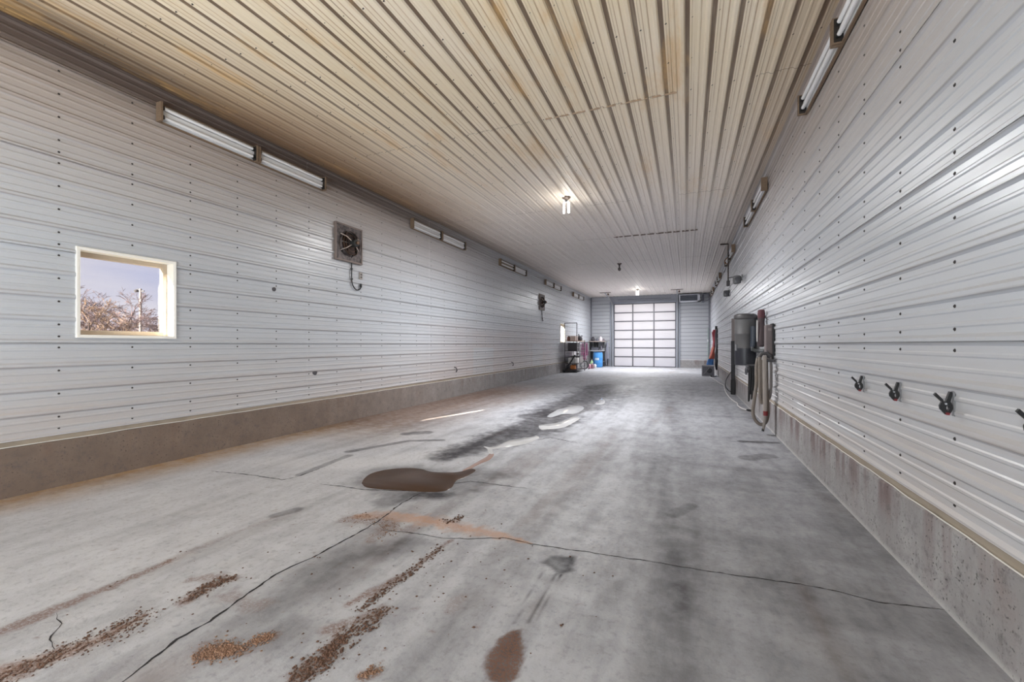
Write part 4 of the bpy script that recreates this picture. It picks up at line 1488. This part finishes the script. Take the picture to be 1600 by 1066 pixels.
cloth([(1114, 1118.5, 515.5), (1112.3, 1119, 520), (1113.5, 1118.5, 527), (1114, 1118, 534), (1113, 1117.5, 542)], Yj, .12, simple((150, 62, 70), .8), o, 'red_upper', 1)
cloth([(1113, 1117.5, 542), (1110, 1116.5, 552), (1107, 1115.5, 561)], Yj, .14, simple((170, 88, 72), .8), o, 'orange_lower', 2)
cloth([(1107, 1115.5, 561), (1105.5, 1116, 566), (1104.5, 1116, 570.5)], Yj, .15, simple((60, 104, 160), .8), o, 'blue_leg', 3)
MB().tube([on(1117, 516, Y=Yj), on(1122, 513, Y=Yj), (XR - .02, Yj, on(1124, 512, Y=Yj).z)], .012, 6).build('hanger', M_DGREY, o)
o = thing('dark_coat', (1.15, 21.2, .4), 'long dark grey coat hanging in front of the red coverall', 'clothing')
cloth([(1118.5, 1121, 514), (1117.5, 1123, 522), (1117.5, 1124.5, 535), (1117, 1125.5, 550), (1116.5, 1124, 560)], 21.2, .10, simple((88, 84, 90), .85), o, 'coat_body', 4)
cloth([(1116.5, 1124, 560), (1116, 1122, 570), (1118, 1121, 578)], 21.2, .09, simple((56, 56, 62), .85), o, 'coat_tail', 5)
MB().box(1.17, XR - .02, 21.18, 21.24, 2.05, 2.22, bev=.01).build('hook', M_BLACK, o)
MB().tube(spline([(1.24, 21.1, 2.1), (1.25, 21.05, 1.7), (1.25, 21.05, 1.2), (1.24, 21.1, .75)], 5), .009, 6).build('cord', M_DGREY, o)
o = thing('grey_crate', (.86, 20.9, 0), 'grey metal crate on the floor below the hanging clothes', 'crate')
cx0, cx1, cy0, cy1, ch = .62, 1.12, 20.7, 21.05, .46
MB().box(cx0, cx1, cy0 + .03, cy1, .0, ch, bev=.01).build('case', simple((112, 112, 120), .6), o)
for bx in ((cx0, cx0 + .03, .002, ch), (cx1 - .03, cx1, .002, ch), (cx0, cx1, ch - .03, ch + .004), (cx0, cx1, .002, .032)):
    MB().box(bx[0], bx[1], cy0 - .002, cy0 + .03, bx[2], bx[3]).build('frame_bar', simple((150, 148, 154), .5), o)
MB().lathe([(.11, 0), (.11, .02), (.03, .03)], 18, rot('X', 90, (cx0 + .3, cy0 + .03, .25))).build('fan_disc', simple((56, 56, 62), .5), o)
MB().tube([(cx0 + .06, cy0 + .01, .08), (cx0 + .3, cy0 + .005, .38)], .012, 6).build('brace', simple((160, 158, 160), .5), o)
o = thing('floor_plug', (1.14, 20.4, 0), 'dark cord end on the floor beside the grey crate', 'plug')
MB().tube(spline([(1.0, 20.45, .015), (1.08, 20.35, .015), (1.16, 20.5, .02), (1.2, 20.7, .02)], 4), .014, 6).build('lead', M_DGREY, o)
MB().box(.94, 1.02, 20.41, 20.49, .0, .045, bev=.008).build('plug_block', M_BLACK, o)

# heater unit at the top right of the end wall
o = thing('heater_unit', (-.05, YE - .3, 3.9), 'white framed heater unit with dark louvres at the top of the end wall', 'heater')
hx0, hx1, hz0, hz1 = -.42, .72, 3.87, 4.34
MB().box(hx0 + .02, hx1 - .02, YE - .42, YE - .03, hz0 + .01, hz1 - .01).build('case', simple((120, 122, 130), .5), o)
for bx in ((hx0, hx0 + .06, hz0, hz1), (hx1 - .14, hx1, hz0, hz1), (hx0, hx1, hz0, hz0 + .09), (hx0, hx1, hz1 - .04, hz1)):
    MB().box(bx[0], bx[1], YE - .46, YE - .40, bx[2], bx[3], bev=.006).build('bezel', simple((198, 200, 208), .45), o)
for k in range(7):
    z = hz0 + .10 + k * .048
    MB().box(-.012 + hx0 + .075, hx1 - .145, -.02, .02, -.003, .003, rot('X', 35, (0, YE - .43, z))).build('louvre', simple((74, 82, 98), .5), o)
MB().tube([(hx1, YE - .35, 3.95), (1.0, YE - .36, 3.92), (XR - .03, YE - .34, 4.0)], .02, 8).build('gas_pipe', simple((96, 96, 104), .5), o)
for X in (hx0 + .15, hx1 - .15):
    MB().tube([(X, YE - .25, hz1 - .02), (X, YE - .25, ZC - .018)], .012, 6).build('hanger_rod', M_STEEL, o)
o = thing('vent_pipe', (.98, YE - .25, 4.2), 'grey curved pipe in the top right corner beside the heater unit', 'pipe')
MB().tube(spline([(.88, YE - .2, 3.95), (.88, YE - .2, 4.2), (.92, YE - .22, 4.33), (1.05, YE - .3, 4.34), (1.17, YE - .4, 4.28), (1.2, YE - .45, 4.12)], 5), .045, 10).build('elbow', simple((104, 104, 114), .5), o, True)
MB().box(.82, .94, YE - .26, YE - .03, 3.86, 3.96, bev=.01).build('flange', M_JAMB, o)
o = thing('green_hose', (XR - .08, YE - .06, .4), 'thin green pipe running down the far right corner', 'pipe')
MB().tube([(XR - .13, YE - .06, .5), (XR - .13, YE - .06, 2.4)], .018, 6).build('pipe', simple((150, 172, 164), .5), o)
MB().box(XR - .19, XR - .10, YE - .09, YE - .035, 1.55, 1.68, bev=.01).build('valve_box', simple((196, 198, 200), .5), o)

# ------------------------------------------------------------------ far left corner: rack, shelf, drum and clutter
def box_thing(name, bx, label, cat, rgb, lid=None, group=None, bev=.012):
    o = thing(name, ((bx[0] + bx[1]) / 2, (bx[2] + bx[3]) / 2, bx[4]), label, cat, group)
    MB().box(*bx[:5], bx[5] - (.04 if lid else 0), bev=bev).build('body', simple(rgb, .6), o)
    if lid:
        MB().box(bx[0] - .008, bx[1] + .008, bx[2] - .008, bx[3] + .008, bx[5] - .04, bx[5], bev=.006).build('lid', simple(lid, .6), o)
    return o


YR = 20.9
rk = thing('wire_rack', (-5.3, YR, 0), 'tall thin dark metal rack frame standing by the far left window', 'rack')
M_RK = simple((70, 64, 66), .5, .3)
RX0, RX1, RY0, RY1, RH = XL + .14, -5.02, YR - .05, 22.62, 2.47
for X in (RX0, RX1):
    for Y in (RY0, RY1):
        MB().box(X - .014, X + .014, Y - .014, Y + .014, 0, RH if Y == RY0 else 1.62).build('post', M_RK, rk)
MB().box(RX0, RX1, RY0 - .015, RY0 + .015, RH - .03, RH).build('top_bar', M_RK, rk)
for z in (.10, .42, 1.05, 1.55):
    MB().box(RX0 - .01, RX1 + .01, RY0, RY1, z, z + (.03 if z > .2 else .05)).build('shelf', wood_mat('rack_shelf', (150, 118, 92), (188, 158, 130)) if z > 1.2 else M_RK, rk)
for k in range(5):
    z = .2 + k * .26
    MB().tube([(RX1 + .01, RY0, z), (RX1 + .01, RY1, z)], .006, 5).build('side_wire', simple((150, 148, 150), .4, .5), rk)

def rx(px, Y):
    return on(px, 540, Y=Y).x

box_thing('black_bin', (-5.52, -5.06, 21.0, 21.5, 1.081, 1.48), 'dark grey bin on the middle shelf of the rack', 'bin', (66, 62, 66), (52, 48, 52))
o = thing('brown_jar', (-5.5, 21.15, 1.58), 'brown canister on the rack top shelf at its window end', 'canister')
MB().lathe([(.08, 0), (.085, .02), (.085, .16), (.05, .2)], 16, Matrix.Translation((-5.51, 21.15, 1.581))).build('body', simple((112, 74, 66), .6), o, True)
MB().lathe([(.052, .2), (.052, .24)], 14, Matrix.Translation((-5.5, 21.15, 1.581))).build('cap', M_DGREY, o)
box_thing('cream_box', (-5.40, -5.12, 21.0, 21.5, 1.581, 1.82), 'cream cardboard box on the rack top shelf', 'box', (204, 186, 178), (214, 202, 196))
o = thing('black_tool_bag', (-5.2, 22.0, 1.58), 'black lumpy tool bag on the rack top shelf behind the cream box', 'bag')
MB().lathe([(.12, 0), (.19, .05), (.18, .17), (.10, .24), (.03, .26)], 14, Matrix.Translation((-5.2, 22.0, 1.581)) @ Matrix.Diagonal((1, 1.5, 1, 1))).build('sack', simple((58, 56, 62), .8), o, True)
MB().tube(spline([(-5.2, 21.85, 1.82), (-5.2, 21.92, 1.92), (-5.2, 22.08, 1.92), (-5.2, 22.15, 1.82)], 4), .014, 6).build('handle', M_BLACK, o)
for k, (y, rgb, lab) in enumerate(((22.34, (210, 208, 206), 'white spray bottle on the rack top shelf beyond the tool bag'), (22.45, (120, 122, 128), 'grey spray bottle on the rack top shelf beyond the white one'), (22.55, (214, 210, 208), 'second white spray bottle at the far end of the rack top shelf'))):
    xb = -5.12 - .16 * k
    o = thing('spray_bottle', (xb, y, 1.581), lab, 'bottle', 'bottles on the rack top shelf')
    T = Matrix.Translation((xb, y, 1.581))
    MB().lathe([(.05, 0), (.055, .02), (.055, .16), (.02, .21), (.02, .24)], 14, T).build('body', simple(rgb, .4), o, True)
    MB().box(-.04, .05, -.018, .018, .24, .28, T, bev=.005).build('trigger_head', M_DGREY, o)
o = thing('orange_jug', (-5.32, 21.2, .152), 'orange fuel jug on the lowest shelf of the rack', 'jug')
MB().box(-5.40, -5.16, 21.02, 21.32, .152, .36, bev=.03).build('body', simple((196, 116, 52), .5), o)
MB().lathe([(.05, .35), (.035, .375), (.035, .40)], 12, Matrix.Translation((-5.32, 21.2, 0))).build('cap', simple((120, 70, 44), .5), o)
MB().tube(spline([(-5.2, 21.12, .35), (-5.2, 21.13, .39), (-5.2, 21.25, .39), (-5.2, 21.27, .35)], 4), .016, 8).build('handle', simple((176, 100, 46), .5), o)
o = thing('leaning_pole', (XL + .25, 20.55, 0), 'black pole leaning against the rack from the floor by the wall', 'pole')
MB().tube([(-5.60, 20.55, .04), (-5.3, 20.65, .5), (-5.07, 20.72, .88)], .035, 8).build('shaft', M_BLACK, o, True)
MB().tube([(-5.63, 20.55, .04), (-5.56, 20.56, .12)], .05, 8).build('foot', M_BLACK, o)
box_thing('white_pail', (-5.5, -5.3, 22.0, 22.35, .151, .41), 'white pail on the lowest rack shelf behind the orange jug', 'pail', (206, 204, 204), (190, 188, 190))
box_thing('grey_tote', (-5.6, -5.1, 21.85, 22.55, .451, .80), 'grey plastic tote on the second rack shelf', 'tote', (140, 134, 134), (98, 94, 98))
box_thing('white_carton', (-5.5, -5.1, 21.0, 21.7, .451, .72), 'white carton on the second rack shelf above the orange jug', 'carton', (206, 202, 200))

# rolls and hoses between rack and drum
o = thing('white_roll', (-5.45, 22.8, 0), 'tall white plastic roll leaning on the end of the rack', 'roll')
MB().tube([(-5.44, 22.80, .02), (-5.45, 22.82, .8), (-5.46, 22.84, 1.5)], .07, 12).build('sheet', simple((214, 212, 212), .5), o, True)
MB().tube([(-5.4505, 22.821, .85), (-5.451, 22.823, .92)], .075, 12).build('band', M_DGREY, o)
o = thing('chrome_ladder', (-5.25, 23.1, 0), 'narrow silver step ladder folded beside the white roll', 'ladder')
for X in (-5.38, -5.12):
    MB().box(X - .015, X + .015, 23.08, 23.13, 0.001, 1.58).build('rail', M_STEEL, o)
for k in range(5):
    MB().box(-5.38, -5.12, 23.07, 23.14, .2 + k * .28, .23 + k * .28).build('rung', M_STEEL, o)
o = thing('pink_hose', (-5.4, 24.2, .4), 'pink hose hung in long loops from a bar between ladder and drum', 'hose')
r = random.Random(4)
M_PINK = simple((186, 96, 146), .55)
for k in range(8):
    X = -5.64 + k * .045
    y = 24.2 + r.uniform(-.05, .05)
    zt, zb = 1.5 + r.uniform(-.1, .05), .55 + r.uniform(-.15, .3)
    MB().tube(spline([(X, y, zt), (X + .04, y, (zt + zb) / 2 + .1), (X + .06, y, zb + .1), (X + .11, y, zb), (X + .15, y, zb + .14), (X + .13, y, .95), (X + .1, y, zt)], 5), .02, 6).build('loop', M_PINK if k % 3 else simple((150, 136, 146), .5), o, True)
MB().box(-5.68, -5.12, 24.18, 24.24, 1.50, 1.53).build('hanging_bar', M_DGREY, o)
for X in (-5.70, -5.14):
    MB().box(X, X + .03, 24.19, 24.23, 0, 1.5).build('stand_post', M_GREY, o)
    MB().box(X, X + .03, 24.02, 24.42, 0.001, .03).build('stand_foot', M_DGREY, o)
o = thing('wheel', (-5.26, 23.62, .001), 'small pale wheel rim standing on the floor under the pink hose', 'wheel')
Mx = rot('X', 82, (-5.26, 23.62, .255))
MB().tube([Mx @ Vector((math.cos(a) * .215, math.sin(a) * .215, 0)) for a in np.linspace(0, 2 * PI, 29)], .032, 8).build('tyre', simple((66, 64, 68), .6), o, True)
MB().tube([Mx @ Vector((math.cos(a) * .18, math.sin(a) * .18, 0)) for a in np.linspace(0, 2 * PI, 29)], .014, 6).build('rim', simple((206, 208, 206), .4, .3), o, True)
MB().lathe([(.03, -.04), (.03, .04)], 12, Mx).build('hub', M_STEEL, o)
for k in range(6):
    a = k * PI / 3
    MB().tube([Mx @ Vector((0, 0, 0)), Mx @ Vector((math.cos(a) * .18, math.sin(a) * .18, 0))], .006, 5).build('spoke', M_STEEL, o)

# wall shelf and bench along the end wall
Ys0, Ys1 = 26.95, YE - .03
sh = thing('wall_shelf', (-5.3, YE, 1.57), 'long wooden shelf on brackets along the end wall left of the door', 'shelf')
M_SHELF = wood_mat('pale_shelf_wood', (176, 158, 150), (214, 202, 194))
MB().box(XL + .05, -4.78, Ys0, Ys1, 1.56, 1.60).build('board', M_SHELF, sh)
for X in (XL + .3, -5.3, -4.9):
    MB().prism([(0, 0), (-.5, 0), (0, -.4)], .03, Matrix(((0, 0, 1, X), (1, 0, 0, YE - .03), (0, 1, 0, 1.56), (0, 0, 0, 1)))).build('bracket', M_DGREY, sh)
bn = thing('workbench', (-5.2, YE, 0), 'low grey workbench below the wall shelf behind the blue drum', 'bench')
MB().box(XL + .05, -4.82, 26.9, YE - .03, .97, 1.02).build('top', simple((176, 176, 180), .5), bn)
for X in (XL + .12, -4.88):
    for Y in (26.97, YE - .1):
        MB().box(X - .035, X + .035, Y - .035, Y + .035, 0, .97).build('leg', M_DGREY, bn)
MB().box(XL + .06, -4.85, 26.95, YE - .04, .3, .33).build('lower_shelf', M_GREY, bn)
box_thing('dark_case', (-5.6, -5.15, 27.1, 27.5, 1.021, 1.22), 'dark toolbox lying on the workbench', 'toolbox', (92, 94, 104), (76, 78, 86))
o = thing('grey_tin', (-4.98, 27.2, 1.021), 'dark grey oil tin at the door end of the workbench', 'tin')
MB().lathe([(.06, 0), (.06, .2), (.03, .25), (.025, .33)], 14, Matrix.Translation((-4.98, 27.2, 1.021))).build('body', simple((92, 90, 100), .5), o, True)
MB().lathe([(.028, .33), (.028, .36)], 12, Matrix.Translation((-4.98, 27.2, 1.021))).build('cap', M_BLACK, o)
for X, wd, h, rgb, lab, nm, cat in ((-5.52, .14, .26, (70, 68, 74), 'dark helmet shaped pouch on the wall shelf in the corner', 'dark_pouch', 'pouch'), (-5.25, .09, .2, (112, 114, 124), 'grey bundle on the wall shelf beside the dark pouch', 'grey_bundle', 'bundle'),
                                    (-5.03, .11, .3, (214, 208, 212), 'white cloth sack in the middle of the wall shelf', 'white_sack', 'sack'), (-4.84, .06, .16, (126, 118, 124), 'small brown grey pouch at the door end of the wall shelf', 'small_pouch', 'pouch')):
    o = thing(nm, (X, 27.25, 1.60), lab, cat)
    MB().lathe([(wd * .7, 0), (wd, h * .3), (wd * .85, h * .7), (wd * .4, h * .95), (.01, h)], 14, Matrix.Translation((X, 27.25, 1.601)) @ Matrix.Diagonal((1, 1.2, 1, 1))).build('sack', simple(rgb, .8), o, True)
    MB().lathe([(wd * .42, h * .9), (wd * .5, h * .98), (wd * .2, h * 1.06)], 10, Matrix.Translation((X, 27.25, 1.601))).build('knot', simple(tuple(int(v * .8) for v in rgb), .8), o, True)

p = on(934, 573, Z=0)
DXc, DYc = -5.02, 26.3
o = thing('blue_drum', (DXc, DYc, 0), 'blue plastic drum with a pale label in front of the workbench', 'drum')
M_BLUE = simple((70, 140, 206), .4)
drum = MB().lathe([(.25, .0), (.27, .02), (.285, .1), (.285, .28), (.292, .3), (.285, .32), (.285, .60), (.292, .62), (.285, .64), (.285, .82), (.26, .88)], 28, Matrix.Translation((DXc, DYc, 0))).build('body', M_BLUE, o, True)
MB().lathe([(.262, .88), (.27, .885), (.27, .91), (.24, .915), (.02, .9)], 28, Matrix.Translation((DXc, DYc, 0))).build('lid', simple((58, 122, 188), .4), o, True)
n = 8
vs, fs = [], []
for z in (.44, .58):
    for k in range(n + 1):
        a = math.radians(-118 + 52 * k / n)
        vs.append((DXc + math.cos(a) * .288, DYc + math.sin(a) * .288, z))
fs = [(k, k + 1, n + 2 + k, n + 1 + k) for k in range(n)]
MB().add(vs, fs).build('label', simple((196, 212, 226), .5), drum)
for X, Y, h, rgb, cap, lab in ((-5.22, 24.75, .30, (226, 160, 184), (60, 58, 60), 'pink bottle on the floor in front of the blue drum'), (-5.20, 25.3, .50, (168, 214, 160), (206, 206, 206), 'pale green bottle on the floor beside the pink one'),
                               (-4.98, 25.2, .26, (214, 214, 218), (150, 190, 220), 'white bottle on the floor nearest the blue drum'), (-5.02, 24.6, .34, (150, 110, 120), (206, 120, 150), 'mauve bottle on the floor beside the pink hose stand')):
    o = thing('floor_bottle', (X, Y, 0), lab, 'bottle', 'bottles on the floor by the blue drum')
    T = Matrix.Translation((X, Y, 0.001))
    MB().lathe([(.075, 0), (.085, .02), (.085, h * .7), (.03, h * .88), (.03, h * .92)], 14, T).build('body', simple(rgb, .4), o, True)
    MB().lathe([(.034, h * .9), (.034, h)], 12, T).build('cap', simple(cap, .5), o)
o = thing('grey_overall', (-4.68, YE - .1, .1), 'grey overall hanging on the end wall between shelf and door', 'clothing')
Yg = YE - .16
cloth([(947.5, 949.8, 535), (947.2, 950.4, 541), (946.4, 951, 546), (945.6, 952.5, 553), (945.4, 952.6, 561)], Yg, .07, simple((128, 130, 142), .85), o, 'body', 7)
cloth([(945.4, 948.6, 560), (945.8, 948.5, 566), (946, 948.2, 570.5)], Yg, .06, simple((118, 120, 132), .85), o, 'leg', 8)
cloth([(949.4, 952.5, 560), (949.5, 952, 566), (949.6, 951.6, 569.5)], Yg, .06, simple((118, 120, 132), .85), o, 'leg', 9)
MB().tube([on(948.5, 536, Y=Yg), on(948.6, 533.5, Y=Yg), (on(948.6, 533.5, Y=Yg).x, YE - .015, on(948.6, 533, Y=Yg).z)], .012, 6).build('hook', M_DGREY, o)

# ------------------------------------------------------------------ outside, seen through the window
t = NT('dry_grass')
nn = t.noise(.4, 6)
gm = t.bsdf(t.mix(nn, lin((86, 76, 62)), lin((112, 100, 84))), .95)
structure(MB().box(-160, 120, -120, 160, -.5, -.35).build('ground', gm))


def bark(name, a, b):
    t = NT(name)
    return t.bsdf(t.mix(t.noise(3, 4), lin(a), lin(b)), .9)


B_DARK = bark('dark_bark', (62, 50, 50), (92, 74, 70))
B_TWIG = [bark('purple_brown_twigs', (66, 50, 52), (100, 80, 80)), bark('tan_twigs', (100, 80, 66), (136, 112, 94)), bark('pink_twigs', (106, 80, 78), (138, 108, 102))]


def bare_tree(x, y, h, kind, label, seed, dense=1.0):
    r = random.Random(seed)
    o = thing('bare_tree', (x, y, -.35), label, 'tree', 'bare trees outside the window')
    trunk, twigs = MB(), MB()

    def grow(p, d, L, rad, depth):
        q = p + d * L
        mid = p.lerp(q, .5) + Vector((r.uniform(-1, 1), r.uniform(-1, 1), 0)) * L * .08
        (trunk if depth < 3 else twigs).tube([p, mid, q], [rad, rad * .85, rad * .68], 5 if depth < 3 else 3, False)
        if depth >= 7:
            return
        for k in range(r.choice((2, 3, 3)) if depth < 5 else r.choice((2, 3))):
            nd = (d + Vector((r.gauss(0, .6), r.gauss(0, .6), r.gauss(.06, .34)))).normalized()
            grow(p.lerp(q, r.uniform(.55, 1)), nd, L * r.uniform(.62, .84), max(rad * .6, .010), depth + 1)

    grow(Vector((x, y, -.35)), Vector((r.uniform(-.1, .1), r.uniform(-.1, .1), 1)).normalized(), h * .24, h * .013, 0)
    trunk.build('trunk', B_DARK, o)
    w_ = twigs.build('twigs', B_TWIG[kind], o)
    w_['kind'] = 'stuff'
    return o


def out(px, dist):
    d = ray(px, 538)
    d = d / math.hypot(d.x, d.y)
    return d.x * dist, d.y * dist


for k, (px, dist, h, kind, lab) in enumerate((
        (122, 40, 6.2, 0, 'dark bare tree at the left side of the near window view'), (141, 38, 6.2, 0, 'purplish bare tree with the tallest crown in the near window'), (152, 34, 5.0, 1, 'low tan lit tree in front of the purplish one'),
        (168, 38, 5.3, 0, 'spreading bare tree in the middle of the near window'), (182, 36, 5.8, 0, 'dark bare tree with upright twigs in the middle of the window'), (196, 48, 5.2, 1, 'tan bare tree between the dark tree and the pole'),
        (208, 55, 6.6, 2, 'pinkish bare tree just left of the utility pole'), (228, 50, 5.2, 0, 'bare tree just right of the utility pole'), (241, 52, 5.4, 1, 'thin tan tree at the right edge of the near window view'))):
    x, y = out(px, dist)
    bare_tree(x, y, h * 1.3, kind, lab, 40 + k)
x, y = out(219.5, 42)
o = thing('utility_pole', (x, y, -.35), 'pale utility pole with a yard light seen through the near window', 'pole')
MB().tube([(x, y, -.35), (x, y, 5.5)], [.10, .08], 10).build('shaft', bark('pole_wood', (112, 104, 102), (142, 132, 128)), o)
MB().tube([(x, y, 5.35), (x - .3, y, 5.5), (x - .5, y, 5.45)], .035, 6).build('arm', M_DGREY, o)
MB().lathe([(.12, 0), (.16, .12), (.05, .2)], 12, Matrix.Translation((x - .5, y, 5.28))).build('lamp_head', M_DGREY, o)
MB().box(x - .08, x + .45, y - .03, y + .03, 5.28, 5.36).build('crossarm', M_DGREY, o)
MB().box(x + .05, x + .15, y - .06, y + .06, 4.55, 4.75).build('insulator_box', M_GREY, o)
